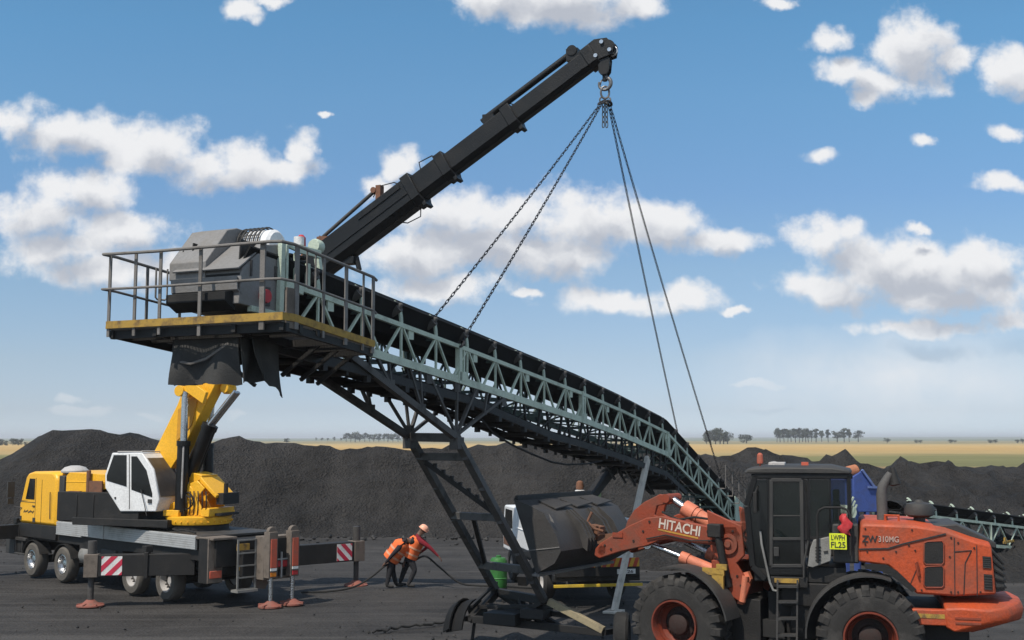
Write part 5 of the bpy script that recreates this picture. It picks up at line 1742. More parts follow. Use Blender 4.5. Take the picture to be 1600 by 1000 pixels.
mb.span((.9, -.45, .55), (1.7, .45, 1.5)); mb.span((.3, -.8, 1.3), (1.45, .8, 1.7)); mb.span((-.5, .55, 1.1), (-1.9, .9, 1.3))
mb.build('rear_chassis', M['black'], ldr, bev=.02)
# rear mudguard: a curved dark plate over the tyre
mb = MB()
arc = [(1.06 * math.cos(R(a)), 1.04 * math.sin(R(a))) for a in range(-2, 118, 8)]
mb.strip([(x, .72, TR + z) for x, z in arc], (0, .60, 0), .03)
mb.build('mudguard', M['charcoal'], ldr)
# ---- cab
CY = .80
cab_px = [(1172, 888), (1163, 800), (1166, 765), (1178, 741), (1190, 737.5), (1318, 737.5), (1328, 742), (1330, 800), (1333, 868), (1290, 885), (1256, 905), (1204, 905)]
cpp = [lr(u, v, CY) for u, v in cab_px]
xf, xb = lr(1172, 800, CY).x, lr(1329, 800, CY).x
ztop = lr(1250, 738, CY).z; zlow_c = lr(1230, 905, CY).z; zdoor = lr(1230, 885, CY).z
P = lambda u, v, y=CY: lr(u, v, y)
mb = MB()
def post_(pts, w=.07, d=.07, y=CY):
    for a, b in zip(pts, pts[1:]): mb.beam(a, b, d, w)
for y in (CY, -CY):
    post_([P(1180, 742, y), P(1167, 790, y), P(1176, 885, y), P(1196, 905, y)], .10, .09)
    post_([P(1200, 742, y), P(1203, 890, y)], .05, .08); post_([P(1254, 742, y), P(1256, 888, y)], .055, .08); post_([P(1263, 742, y), P(1264, 885, y)], .04, .08)
    post_([P(1297, 745, y), P(1297, 840, y)], .03, .05)
    post_([P(1326, 742, y), P(1329, 870, y)], .07, .09)
    post_([P(1178, 744, y), P(1328, 744, y)], .09, .09); post_([P(1200, 892, y), P(1260, 892, y)], .14, .08)
post_([P(1178, 744, CY), P(1178, 744, -CY)], .09, .09); post_([P(1328, 744, CY), P(1328, 744, -CY)], .09, .09)
post_([P(1170, 850, CY), P(1170, 850, -CY)], .14, .09); post_([P(1329, 850, CY), P(1329, 850, -CY)], .12, .09)
cabf = mb.build('cab_frame', M['black_gloss'], ldr, bev=.01)
mb = MB()
mb.loft([[V((xf + .06 - k, y, ztop - .02)), V((xf - k, y, ztop + .05)), V((xf - .3, y, ztop + .12 - j)), V((xb + .3, y, ztop + .12 - j)), V((xb + k, y, ztop + .04)), V((xb - .03, y, ztop - .02))] for y, k, j in ((-.88, .0, .04), (-.7, -.05, 0), (.7, -.05, 0), (.88, .0, .04))])
mb.build('cab_roof', M['charcoal'], ldr, bev=.02)
# floor, lower body, front cowl
mb = MB()
mb.span((xb + .1, -CY + .02, zlow_c - .05), (xf - .05, CY - .02, zlow_c + .22))
mb.prism([P(u, v, CY - .03) for u, v in ((1166, 855), (1203, 860), (1203, 905), (1192, 903), (1176, 892))], (0, -1.5, 0))
mb.build('cab_floor', M['black'], ldr, bev=.015)
def pane(name, px, y=CY, mat='glass_clear', par=None):
    m = MB(); m.prism([P(u, v, y - .02) for u, v in px], (0, .012, 0)); return m.build(name, M[mat], par or ldr)
dr = MB()
dpx = [(1205, 750), (1252, 750), (1254, 884), (1205, 884)]
for a, b in ((0, 1), (1, 2), (2, 3), (3, 0)):
    dr.beam(P(*dpx[a], CY + .03), P(*dpx[b], CY + .03), .05, .06)
dr.beam(P(1205, 842, CY + .03), P(1253, 842, CY + .03), .04, .05); dr.beam(P(1207, 806, CY + .03), P(1252, 806, CY + .03), .015, .02)
dr.box(P(1213, 862, CY + .06), (.09, .03, .16))
door = dr.build('cab_door', M['charcoal'], ldr, bev=.008)
pane('door_glass', [(1207, 753), (1251, 753), (1252, 840), (1207, 840)], CY + .03, 'glass_clear', door)
pane('door_glass', [(1207, 844), (1252, 844), (1253, 882), (1207, 882)], CY + .03, 'glass', door)
pane('side_window', [(1266, 748), (1324, 748), (1326, 838), (1266, 838)], CY, 'glass_clear', cabf)
pane('side_window', [(1182, 750), (1198, 750), (1201, 888), (1178, 884), (1170, 800)], CY, 'glass', cabf)
m = MB(); m.strip([P(1180, 750, -.75), P(1168, 795, -.75), P(1174, 850, -.75)], (0, 1.5, 0), .012); m.build('windscreen', M['glass_clear'], cabf)
m = MB(); q = P(1329, 748, 0); m.span((q.x - .01, -.74, P(1329, 840, 0).z), (q.x + .01, .74, q.z)); m.build('rear_window', M['glass_clear'], cabf)
m = MB(); m.prism([P(u, v, -CY + .02) for u, v in ((1200, 750), (1320, 750), (1322, 838), (1200, 860))], (0, .012, 0)); m.build('far_window', M['glass_clear'], cabf)
m = MB()
s_ = P(1285, 845, 0)
m.span((s_.x - .28, -.28, s_.z - .25), (s_.x + .28, .28, s_.z)); m.box((s_.x - .26, 0, s_.z + .35), (.14, .5, .75)); m.box((s_.x - .26, 0, s_.z + .82), (.12, .3, .2)); m.span((s_.x - .1, -.12, s_.z - .5), (s_.x + .1, .12, s_.z - .2))
m.build('driver_seat', M['seat'], ldr, bev=.03)
m = MB(); q = P(1218, 850, 0); m.path([(q.x + .1, 0, q.z - .5), (q.x, 0, q.z - .1), (q.x - .08, 0, q.z + .1)], .05, 8); m.ring((q.x - .1, 0, q.z + .12), (-.5, 0, .6), .19, .02, 20, 6); m.box((q.x + .22, 0, q.z - .25), (.2, .9, .5)); m.build('steering_column', M['seat'], ldr)
# grey service panel with louvres behind the door, and the dark tank behind
mb = MB(); mb.prism([P(u, v, CY + .02) for u, v in ((1271, 843), (1296, 838), (1299, 862), (1298, 876), (1270, 886), (1262, 884), (1266, 856))], (0, .10, 0))
sp2 = mb.build('service_panel', M['grey'], ldr, bev=.012)
mb = MB()
for k in range(5):
    z0 = 855 + k * 5; mb.beam(P(1274, z0 + .7, CY + .125), P(1283, z0, CY + .125), .012, .025)
mb.beam(P(1287, 863, CY + .125), P(1294, 862, CY + .125), .015, .04)
mb.build('louvres', M['letter_dark'], sp2)
mb = MB(); a = P(1300, 818, CY); b = P(1340, 880, CY)
mb.span((b.x - .03, -.85, b.z), (a.x, .86, a.z)); mb.build('hydraulic_tank', M['charcoal'], ldr, bev=.03)
mb = MB()
mb.path([P(1278, 880, .98), P(1277, 806, .98), P(1280, 797, .98), P(1288, 793, .98), P(1315, 793, .98), P(1324, 797, .98), P(1328, 806, .98), P(1329, 868, .98)], .022, 8)
mb.path([P(1311, 794, .98), P(1312, 865, .98)], .014, 6)
mb.build('guard_rail', M['black'], ldr)
pl = MB(); c_ = P(1309.5, 846, 1.04); pl.box(c_, (.285, .012, .27)); plate = pl.build('fleet_plate', M['plate'], ldr, bev=.003)
mb = MB()
put_text(mb, 'LWPH', c_ + V((0, .009, .066)), (-1, 0, 0), (0, 0, 1), .085, bold=.012, width=.225)
put_text(mb, 'FL25', c_ + V((0, .009, -.055)), (-1, 0, 0), (0, 0, 1), .10, bold=.012, width=.235)
mb.build('plate_lettering', M['letter_dark'], plate, flip=False)
rag = MB(); rnd = random.Random(4); c2 = P(1320.5, 820, 1.02)
rings = []
for k in range(9):
    t = k / 8; r = (.03, .055, .075, .085, .08, .092, .085, .075, .055)[k]
    rings.append([c2 + V((r * (1 + .35 * math.cos(3 * 2 * math.pi * j / 16 + k)) * math.cos(2 * math.pi * j / 16) + .02 * math.sin(k * 1.3), .45 * r * (1 + .3 * math.sin(5 * 2 * math.pi * j / 16 + k * .7)) * math.sin(2 * math.pi * j / 16), .17 - .34 * t + .02 * math.cos(2 * math.pi * j / 16 * 2 + k))) for j in range(16)])
rag.loft(rings)
rg_ = rag.build('red_rag', M['red'], None, ang=60)
bpy.data.objects.remove(rg_)
ragt = thing('rag', 'crumpled red cloth tied on the loader guard rail above the yellow plate', 'cloth', loc=LR.wld(c2), rot=LR.a)
rag2 = MB(Matrix.Translation(-c2)); rag2.loft(rings); rag2.build('cloth', M['red'], ragt, ang=70)
# ladder and grab rails
mb = MB()
for u in (1215, 1246): mb.beam(P(u, 906, .95), P(u - 1, 1004, 1.05), .05, .03)
for v in (916, 940, 966, 992): mb.beam(P(1215, v, .97), P(1246, v, .97), .14, .04)
mb.build('access_ladder', M['charcoal'], ldr)
mb = MB(); mb.path([P(1188, 830, .92), P(1190, 850, .95), P(1203, 910, .97), P(1208, 922, .97), P(1216, 924, .97)], .02, 8); mb.build('grab_rail', M['grey'], ldr)
mb = MB(); mb.path([P(1263, 845, .9), P(1256, 880, .92), P(1256, 902, .92)], .018, 8); mb.build('grab_rail', M['charcoal'], ldr)
mb = MB(); mb.span((P(1248, 905, .9).x, .82, P(1230, 911, .9).z), (P(1210, 905, .9).x, .9, P(1230, 904, .9).z)); mb.build('sill_decal', M['kick'], ldr)
mb = MB(); mb.span((P(1262, 905, .9).x, .3, P(1230, 918, .9).z), (P(1203, 905, .9).x, .88, P(1230, 902, .9).z)); mb.build('cab_step', M['black'], ldr, bev=.01)
# roof things
mb = MB(); q = P(1188, 738, .3); mb.tube(q, (q.x, .3, q.z + .16), .015, n=6); mb.lathe([(0, 0), (.055, 0), (.06, .04), (.05, .16), (.02, .19), (0, .19)], (q.x, .3, q.z + .16), (0, 0, 1), 14); mb.build('roof_beacon', M['redorange'], ldr)
mb = MB(); q = P(1210, 738, .4); mb.lathe([(0, 0), (.12, 0), (.10, .10), (0, .12)], (q.x, .4, q.z + .08), (0, 0, 1), 16); mb.box((q.x - .08, .3, q.z + .14), (.22, .5, .08)); mb.build('roof_lamp', M['lgrey'], ldr, bev=.01)
mb = MB(); q = P(1258, 738, .6); mb.box((q.x, .6, q.z + .15), (.12, .12, .06)); mb.build('roof_marker', M['redorange'], ldr)
mb = MB(); q = P(1180, 748, .95)
mb.path([P(1184, 760, .85), P(1180, 770, 1.05), P(1180, 800, 1.05)], .015, 6); mb.box(P(1180, 785, 1.08), (.06, .16, .36)); mb.build('wing_mirror', M['black'], ldr, bev=.01)
# exhaust, pre-cleaner, bracket on the hood
mb = MB(); e = P(1379, 822, .45)
mb.path([(e.x, .45, e.z - .1), (e.x, .45, e.z + .55), (e.x - .02, .45, e.z + .68), (e.x - .10, .45, e.z + .82), (e.x - .16, .45, e.z + .92)], .085, 16, [.09, .09, .085, .072, .06])
mb.build('exhaust_pipe', M['exhaust'], ldr)
mb = MB(); mb.lathe([(0, 0), (.04, 0), (.10, -.30), (.07, -.32), (0, -.3)], (e.x - .19, .45, e.z + 1.02), (.14, 0, 1), 14); mb.build('exhaust_outlet', M['black'], ldr)
mb = MB(); q = P(1437, 824, .2)
mb.tube((q.x, .2, q.z - .05), (q.x, .2, q.z + .22), .10, n=18)
mb.lathe([(0, .18), (.17, .18), (.25, .22), (.26, .34), (.22, .41), (.08, .44), (.05, .48), (0, .48)], (q.x, .2, q.z), (0, 0, 1), 30)
mb.build('air_precleaner', M['charcoal'], ldr)
mb = MB(); q = P(1394, 822, .6); mb.path([(q.x + .11, .6, q.z - .05), (q.x + .11, .6, q.z + .18), (q.x - .11, .6, q.z + .18), (q.x - .11, .6, q.z - .05)], .028, 6); mb.build('hood_bracket', M['orange'], ldr)
mb = MB()
c_ = P(1376, 843, .992)
put_text(mb, 'ZW', P(1359, 842, .99), (-1, 0, -.01), (0, 0, 1), .115, bold=.02, width=.255); mb.build('hood_lettering', M['letter_dark'], hood, flip=False)
mb = MB(); put_text(mb, '310MG', P(1388.5, 842.5, .99), (-1, 0, -.01), (0, 0, 1), .10, bold=.012, width=.33); mb.build('hood_lettering', M['letter_grey'], hood, flip=False)

# ---- front frame
AY = .72
mb = FB()
tw = [lf(u, v, AY) for u, v in ((1104, 797), (1158, 822), (1163, 868), (1150, 880), (1172, 915), (1162, 945), (1140, 930), (1128, 880), (1110, 860))]
for y in (AY, -AY + .0):
    mb.prism([V((p.x, y, p.z)) for p in tw], (0, -.06, 0))
mb.span((-.9, -.66, 1.2), (-.45, .66, 2.0))
mb.build('arm_tower', M['orange_dull'], ldr, bev=.015)
mb = FB(); mb.span((-1.35, -.60, .6), (.35, .60, 1.35)); mb.tube((0, -1.0, TR), (0, 1.0, TR), .19, n=16)
mb.build('front_chassis', M['black'], ldr, bev=.015)
mb = FB(); q = lf(1138, 850, AY + .02); mb.lathe([(0, -.06), (.18, -.06), (.18, .03), (.12, .03), (.11, 0), (.06, .01), (.06, .05), (0, .05)], q, (0, 1, 0), 24); mb.build('arm_pivot', M['orange_dull'], ldr)
mb = FB(); q = lf(1118, 829, AY + .12); mb.box(q, (.26, .18, .24)); mb.path([q + V((-.05, 0, -.1)), q + V((-.12, 0, -.5)), q + V((-.2, -.1, -1.0))], .07, 10); mb.build('work_lamp', M['black'], ldr, bev=.02)
mb = FB()
for u, v, w, h in ((1115, 893, .42, .12), (1122, 910, .22, .30), (1128, 886, .2, .1)):
    mb.box(lf(u, v, .92), (w, .05, h))
mb.build('warning_decal', M['kick'], ldr)
# front mudguards
for s in (1, -1):
    mb = FB(); arc = [(1.04 * math.cos(R(a)), 1.03 * math.sin(R(a))) for a in range(75, 176, 8)]
    mb.strip([(x, s * .74 if s > 0 else -1.32, TR + z) for x, z in arc], (0, .58, 0), .03)
    mb.build('mudguard', M['charcoal'], ldr)
# lift arms
arm_px = [(930, 857), (938, 848), (961, 834), (983, 821), (1010, 809), (1034, 806.5), (1070, 815), (1104, 822), (1150, 822), (1158, 836), (1150, 862), (1130, 864), (1112, 851.5), (1063, 847), (1043, 843.5), (1030, 845), (1011, 853), (969, 862), (936, 873), (928, 868)]
ar = [lf(u, v, AY) for u, v in arm_px]
for s in (1, -1):
    mb = FB(); mb.prism([V((p.x, s * AY + (.0 if s > 0 else .0), p.z)) for p in ar], (0, -s * .13, 0)); la = mb.build('lift_arm', M['orange_dull'], ldr, bev=.02)
    if s > 0: arm_l = la
mb = FB()
t0 = lf(1030, 817, AY + .004); t1 = lf(1094, 830.5, AY + .004)
tx = (t1 - t0).normalized()
put_text(mb, 'HITACHI', (t0 + t1) / 2, tx, (0, 0, 1), .185, bold=.018, width=(t1 - t0).length); mb.build('arm_lettering', M['letter_pale'], arm_l, flip=False)
mb = FB(); mb.beam(lf(1028, 827, AY + .003), lf(1091, 841, AY + .003), .008, .03); mb.build('arm_stripe', M['letter_gold'], arm_l)
mb = FB(); mb.tube((lf(1030, 830, AY).x, -AY + .1, lf(1030, 830, AY).z), (lf(1030, 830, AY).x, AY - .1, lf(1030, 830, AY).z), .16, n=18)
q = lf(940, 860, AY); mb.tube((q.x, -AY, q.z), (q.x, AY, q.z), .09, n=14)
mb.box(lf(965, 836, AY + .01), (.22, .02, .09)); mb.build('arm_cross_tube', M['orange_dull'], ldr)
# bell crank, tilt cylinder, lift cylinders
bc_px = [(978, 832), (984, 813), (994, 797), (1010, 784), (1034, 772), (1050, 773), (1053, 780), (1046, 787), (1030, 790), (1026, 804), (1040, 812), (1020, 822), (1002, 838), (985, 846)]
bcp = [lf(u, v, .12) for u, v in bc_px]
for y in (.22, -.14):
    mb = FB(); mb.prism([V((p.x, y, p.z)) for p in bcp], (0, -.08, 0)); mb.build('bell_crank', M['orange_dull'], ldr, bev=.015)
mb = FB()
a = lf(1048, 778, .05); b = lf(1071, 794, .05); c = lf(1118, 822, .05)
mb.tube(b, c, .135, n=20); mb.tube(b - (c - b).normalized() * .02, b + (c - b).normalized() * .22, .155, n=20); mb.tube(b + (c - b) * .42, b + (c - b) * .46, .15, n=20)
tc_ = mb.build('tilt_cylinder', M['orange_lite'], ldr)
mb = FB(); mb.tube(a, b, .065, n=16); mb.build('cylinder_rod', M['chrome'], tc_)
mb = FB(); mb.tube(V((a.x, -.26, a.z)), V((a.x, .28, a.z)), .085, n=14); mb.build('crank_pin', M['orange_dull'], ldr)
for y, A, B, C in ((.56, (1014, 849), (1065, 870), (1130, 897)), (-.56, (1066, 846), (1106, 864), (1160, 888))):
    a = lf(*A, y); b = lf(*B, y); c = lf(*C, y)
    mb = FB(); mb.tube(b, c, .10, n=18); mb.tube(b, b + (c - b).normalized() * .16, .12, n=18); lc = mb.build('lift_cylinder', M['orange_lite'], ldr)
    mb = FB(); mb.tube(a, b, .05, n=14); mb.tube(a + V((0, -.09, 0)), a + V((0, .09, 0)), .10, n=12); mb.build('cylinder_rod', M['chrome'], lc)
# hoses round the joint
mb = FB()
for k in range(5):
    y = .3 - .15 * k
    mb.path([(-.5, y, 2.1), (-.8, y + .05, 2.35 + .05 * k), (-1.2, y, 2.0), (-1.6, y, 1.5)], .025, 6)
mb.span((-1.75, -.5, .7), (-1.3, .5, 1.0))
mb.build('hydraulic_hoses', M['rubber'], ldr)
mb = FB(); q = lf(1172, 925, .7); mb.prism([lf(u, v, .66) for u, v in ((1160, 895), (1168, 893), (1173, 905), (1160, 945), (1152, 943))], (0, -.1, 0)); mb.tube(lf(1165, 900, .7), lf(1160, 940, .7), .06, n=12); mb.build('steering_cylinder', M['orange_lite'], ldr)
# ---- bucket
BW = 1.42
bpx = [(804, 780), (851, 801.6), (868, 836), (876, 856), (868, 876), (839, 896)]
bp = [lf(u, v, BW) for u, v in bpx]
TF, TB, B1, B2, B3, LIP = bp
def mid(a, b, k): return a + (b - a) * k
back = [TF, mid(TF, TB, .55) + V((0, 0, .02)), TB, mid(TB, B1, .5) + V((-.02, 0, 0)), B1 + V((-.05, 0, -.02)), B2 + V((-.03, 0, -.06)), B3 + V((0, 0, -.05)), mid(B3, LIP, .5) + V((0, 0, -.03)), LIP]
mb = FB(); mb.strip([V((p.x, -BW, p.z)) for p in back], (0, 2 * BW, 0), .04); bkt = mb.build('bucket', M['bucket'], ldr)
for s in (1, -1):
    mb = FB(); mb.prism([V((p.x, s * (BW + .035), p.z)) for p in back], (0, -s * .04, 0)); sp3 = mb.build('side_plate', M['bucket'], bkt)
    if s > 0:
        mb = FB()
        c0 = lf(818, 861, BW + .045); c1_ = lf(874, 855, BW + .045)
        mb.beam(c0, c1_, .012, .02); mb.prism([lf(u, v, BW + .04) for u, v in ((858, 803), (864, 812), (866, 817), (861, 814))], (0, .01, 0))
        mb.build('side_rib', M['lgrey_dark'], bkt)
mb = FB()
mb.prism([V((TF.x + .02, -BW, TF.z)), V((TF.x - .01, -BW, TF.z + .045)), V((TF.x - .07, -BW, TF.z + .05)), V((TF.x - .08, -BW, TF.z - .02))], (0, 2 * BW, 0))
mb.tube((TF.x - .04, -BW, TF.z + .05), (TF.x - .04, BW, TF.z + .05), .025, n=8)
mb.build('spill_guard', M['black'], bkt)
mb = FB()      # triangular gussets on the back top
for y0 in (.95, .15, -.65):
    t = mid(TF, TB, .35); b = mid(TF, TB, .95)
    mb.prism([(t.x, y0, t.z + .03), (b.x, y0, b.z + .03), (b.x, y0 - .6, b.z + .09), (t.x, y0 - .5, t.z + .05)], (0, 0, .025))
mb.build('top_gusset', M['bucket'], bkt)
mb = FB()
for y in (.62, .50, .38, -.2, -.35, -.62):
    rib = [TB + V((-.02, 0, .03)), mid(TB, B1, .6) + V((-.20, 0, .02)), B1 + V((-.26, 0, -.1)), B2 + V((-.12, 0, -.12)), B2 + V((-.02, 0, -.05)), B1 + V((-.04, 0, 0)), TB]
    mb.prism([V((p.x, y - .02, p.z)) for p in rib], (0, .04, 0))
mb.build('back_ribs', M['bucket'], bkt)
mb = FB()
q = lf(930, 834, .05); mb.tube((q.x, -.12, q.z), (q.x, .18, q.z), .13, n=18); mb.beam((q.x, 0, q.z), (B1.x - .1, 0, B1.z + .1), .2, .24); mb.beam((q.x - .1, .1, q.z - .1), lf(985, 838, .05), .12, .18)
mb.path([lf(925, 800, .3), lf(918, 815, .35), lf(928, 826, .3), lf(942, 830, .2)], .03, 8); mb.build('tilt_link', M['rust'], ldr)
mb = FB(); mb.box((LIP.x + .06, 0, LIP.z - .03), (.26, 2 * BW + .08, .05)); mb.build('cutting_edge', M['lgrey_dark'], bkt)

mb = MB()
for u, v in ((1352, 826), (1352, 850), (1425, 828), (1420, 852), (1486, 840), (1486, 925), (1440, 922), (1484, 870), (1497, 848), (1522, 856), (1532, 925), (1355, 862), (1400, 862), (1430, 860), (1497, 925), (1380, 872)):
    q = lr(u, v, .984); mb.lathe([(.016, 0), (.016, .012), (0, .014)], q, (0, 1, 0), 8)
mb.build('hood_bolts', M['hub'], hood)
mb = FB()
for u, v in ((945, 852), (955, 858), (990, 845), (1005, 830), (1015, 815), (1106, 830), (1108, 845), (1145, 830), (1150, 845), (1142, 862), (1152, 900), (1158, 915)):
    q = lf(u, v, AY + .002); mb.lathe([(.022, 0), (.022, .015), (0, .018)], q, (0, 1, 0), 8)
mb.build('arm_bolts', M['hub'], arm_l)
mb = FB(); mb.path([lf(1035, 800, .3), lf(1060, 812, .5), lf(1085, 808, .4), lf(1115, 812, .3)], .022, 6); mb.path([lf(1010, 842, AY + .03), lf(1040, 836, AY + .03), lf(1080, 845, AY + .03), lf(1118, 845, AY + .04)], .014, 6)
mb.build('arm_hoses', M['rubber'], ldr)
# ---------------------------------------------------------------- service truck behind the bucket
SVC = FR(2.15, 29.5, math.atan2(0.98, -0.20))
svc = thing('service_truck', 'white service truck with red and yellow striped tail, mostly hidden behind the loader bucket', 'truck', SVC)
mb = MB(); mb.span((.1, -.45, .55), (6.6, .45, .95)); mb.span((.0, -1.12, .62), (.25, 1.12, .80)); mb.span((-.05, -1.1, .74), (.06, 1.1, 1.0)); mb.span((.15, -1.15, .95), (4.6, 1.15, 1.12))
mb.build('chassis', M['black'], svc, bev=.015)
mb = MB(); mb.span((.6, -1.14, 1.12), (4.5, 1.14, 2.12)); mb.span((.62, -1.16, 1.62), (4.48, 1.16, 1.66)); mb.build('body', M['white'], svc, bev=.03)
mb = MB(); mb.prism([(4.75, -1.1, .85), (6.7, -1.1, .85), (6.75, -1.1, 1.5), (6.5, -1.1, 2.18), (4.75, -1.1, 2.22)], (0, 2.2, 0)); scab = mb.build('cab', M['white'], svc, bev=.05)
mb = MB(); mb.prism([(5.3, 1.09, 1.55), (6.45, 1.09, 1.55), (6.3, 1.09, 2.08), (5.3, 1.09, 2.08)], (0, .02, 0)); mb.build('side_window', M['glass'], scab)
mb = MB(); mb.prism([(4.8, 1.09, 1.0), (6.6, 1.09, 1.0), (6.6, 1.09, 1.35), (4.8, 1.09, 1.35)], (0, .02, 0)); mb.build('red_band', M['rust'], scab)
for s in (-1, 1):
    r, w_ = MB(), MB()
    w_.prism([(-.06, s * .08, .98), (-.06, s * 1.08, .98), (-.06, s * 1.08, 1.2), (-.06, s * .08, 1.2)], (-.015, 0, 0))
    for k in range(5):
        a = s * (.10 + .2 * k); b = a + s * .10; sh = s * .08
        r.prism([(-.077, a, .98), (-.077, b, .98), (-.077, min(1.08, abs(b + sh)) * s, 1.2), (-.077, a + sh, 1.2)], (-.006, 0, 0))
    bw_ = w_.build('chevron_board', M['chev_yellow'], svc); r.build('chevron_stripes', M['chev_red'], bw_)
mb = MB(); mb.span((-.07, -.98, .80), (-.05, -.5, .92)); tp = mb.build('number_plate', M['sign_white'], svc)
mb = MB(); put_text(mb, 'FL 26', (-.073, -.74, .86), (0, -1, 0), (0, 0, 1), .075, bold=.01, width=.36); mb.build('plate_lettering', M['letter_dark'], tp, flip=False)
mb = MB(); mb.span((-.12, -1.15, .50), (-.06, 1.15, .57)); mb.build('underrun_bar', M['kick_clean'], svc, bev=.005)
mb = MB()
for y in (-.8, .8): mb.beam((-.05, y, .55), (.2, y, .75), .05, .08)
mb.build('bar_bracket', M['black'], svc)
for x in (1.6, 5.6):
    for s in (-1, 1):
        mb = MB(); mb.hoop([(.28, -.14), (.44, -.15), (.49, -.09), (.49, .09), (.44, .15), (.28, .14)], (x, s * .95, .49), (0, s, 0), 32); w1_ = mb.build('wheel', M['tyre'], svc)
        mb = MB(); mb.lathe([(0, .02), (.1, .05), (.2, -.02), (.28, .1), (.285, -.1), (0, -.1)], (x, s * .95, .49), (0, s, 0), 24); mb.build('rim', M['lgrey'], w1_)
q = SVC.loc(at(906, 768, 31.3))
mb = MB(); mb.tube((q.x, q.y, 2.2), (q.x, q.y, q.z - .02), .03, n=8); mb.lathe([(0, 0), (.13, 0), (.13, .05), (.05, .08), (0, .08)], (q.x, q.y, q.z - .02), (0, 0, 1), 16)
bs = mb.build('beacon_post', M['white'], svc)
mb = MB(); mb.lathe([(0, 0), (.10, 0), (.11, .08), (.09, .19), (.04, .23), (0, .23)], (q.x, q.y, q.z + .06), (0, 0, 1), 16); mb.build('beacon', M['rust'], bs)
mb = MB(); mb.box((q.x - .1, q.y - .34, q.z - .08), (.3, .38, .14)); mb.tube((q.x, q.y - .2, q.z - .15), (q.x, q.y - .2, 2.2), .03, n=8); mb.build('roof_box', M['drum_dull'], svc, bev=.03)

# green drum by the tower leg
d0 = ground_at(779, 921); d0 = at(779, 921, 30.5)
dd = V((d0.x, d0.y, 0))
dr_ = thing('drum', 'green plastic drum standing behind the lower cross tie of the conveyor legs', 'drum', loc=dd)
mb = MB(); mb.lathe([(0, .35), (.24, .35), (.27, .40), (.27, .62), (.285, .64), (.27, .66), (.27, .90), (.285, .92), (.27, .94), (.27, 1.12), (.22, 1.20), (.08, 1.22), (.08, 1.27), (0, 1.27)], (0, 0, 0), (0, 0, 1), 32); mb.build('barrel', M['drum'], dr_)
dr_.scale = (.82, .82, .92)
mb = MB()
for k in range(4):
    a = k * R(90) + .5; mb.beam((.2 * math.cos(a), .2 * math.sin(a), .35), (.3 * math.cos(a), .3 * math.sin(a), 0), .05, .05)
mb.ring((0, 0, .36), (0, 0, 1), .25, .03, 20, 6); mb.build('stand', M['black'], dr_)

# ---------------------------------------------------------------- second conveyor at the right, and the blue feeder at its end
C2 = FR(12.7, 35.0, math.atan2(0.73, 0.68))
def c2h(u, v): return C2.hit(u, v, 1, -.5)
za, zb_ = c2h(1453, 805), c2h(1600, 823)
def z2(x): return za.z + (zb_.z - za.z) * (x - za.x) / (zb_.x - za.x)
con2 = thing('ground_conveyor', 'second pale green conveyor running low behind the loader engine hood', 'conveyor', C2)
X0, X1 = -3.0, 13.0
for s in (-1, 1):
    mb = MB(); y = s * .5
    mb.beam((X0, y, z2(X0) - .03), (X1, y, z2(X1) - .03), .06, .08); mb.beam((X0, y, z2(X0) - .72), (X1, y, z2(X1) - .72), .06, .10)
    n = int((X1 - X0) / .75)
    for k in range(n):
        a = X0 + .75 * k; b = a + .75
        if k % 2: mb.beam((a, y, z2(a) - .06), (b, y, z2(b) - .68), .04, .04)
        else: mb.beam((a, y, z2(a) - .68), (b, y, z2(b) - .06), .04, .04)
        if k % 4 == 0: mb.beam((a, y, z2(a) - .72), (a, y, z2(a) + .0), .07, .07)
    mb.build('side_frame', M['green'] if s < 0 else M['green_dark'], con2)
mb = MB(); mb.loft([[V((x, yy, z2(x) + h)) for yy, h in ((-.55, .30), (-.28, .05), (.28, .05), (.55, .30), (.53, .33), (.27, .08), (-.27, .08), (-.53, .33))] for x in (X0, X1)]); mb.build('carrying_belt', M['belt'], con2)
mb = MB()
for k in range(40):
    a = X0 + (X1 - X0) * k / 40; b = X0 + (X1 - X0) * (k + 1) / 40; r1, r2 = [.22 + .06 * noise.noise(V((q_ * .8, 3, 0))) for q_ in (a, b)]
    mb.loft([[V((x, yy * .40, z2(x) + .12 + r * (1 - yy * yy))) for yy in (-1, -.5, 0, .5, 1)] for x, r in ((a, r1), (b, r2))], cap=False, closed=False)
mb.build('coal_load', M['coal'], con2)
for s in (-1, 1):
    mb = MB(); pts = []
    for k in range(8):
        ang = k / 7 * R(85); pts.append((0, s * (.5 - .2 * (1 - math.cos(ang))), -.04 + .46 * math.sin(ang)))
    for p, q in zip(pts, pts[1:]): mb.beam(p, q, .085, .03, up=(0, s, .2))
    i0 = mb.build('idler_bracket', M['green'], con2)
    mb = MB(); mb.tube((-.13, s * .2, .05), (-.13, s * .52, .24), .09, n=12); mb.build('roller', M['roller'], i0)
    i0.location = (X0 + .4, 0, z2(X0 + .4))
    for k in range(1, 11):
        x = X0 + .4 + 1.5 * k; copy_part(i0, con2, (x, 0, z2(x)))
for x in (X0 + 1, 2.0, 6.5, 11):
    mb = MB()
    for s in (-1, 1): mb.beam((x, s * .5, z2(x) - .75), (x + .2, s * .65, 0), .08, .08)
    mb.beam((x + .1, -.55, .4), (x + .1, .55, .4), .06, .06)
    mb.build('trestle', M['black'], con2)
mb = MB(); q = c2h(1570, 846); mb.box((q.x, -.62, q.z), (.9, .04, .07)); mb.box((q.x - .3, -.62, q.z + .05), (.12, .05, .2)); mb.build('yellow_guard', M['kick'], con2)
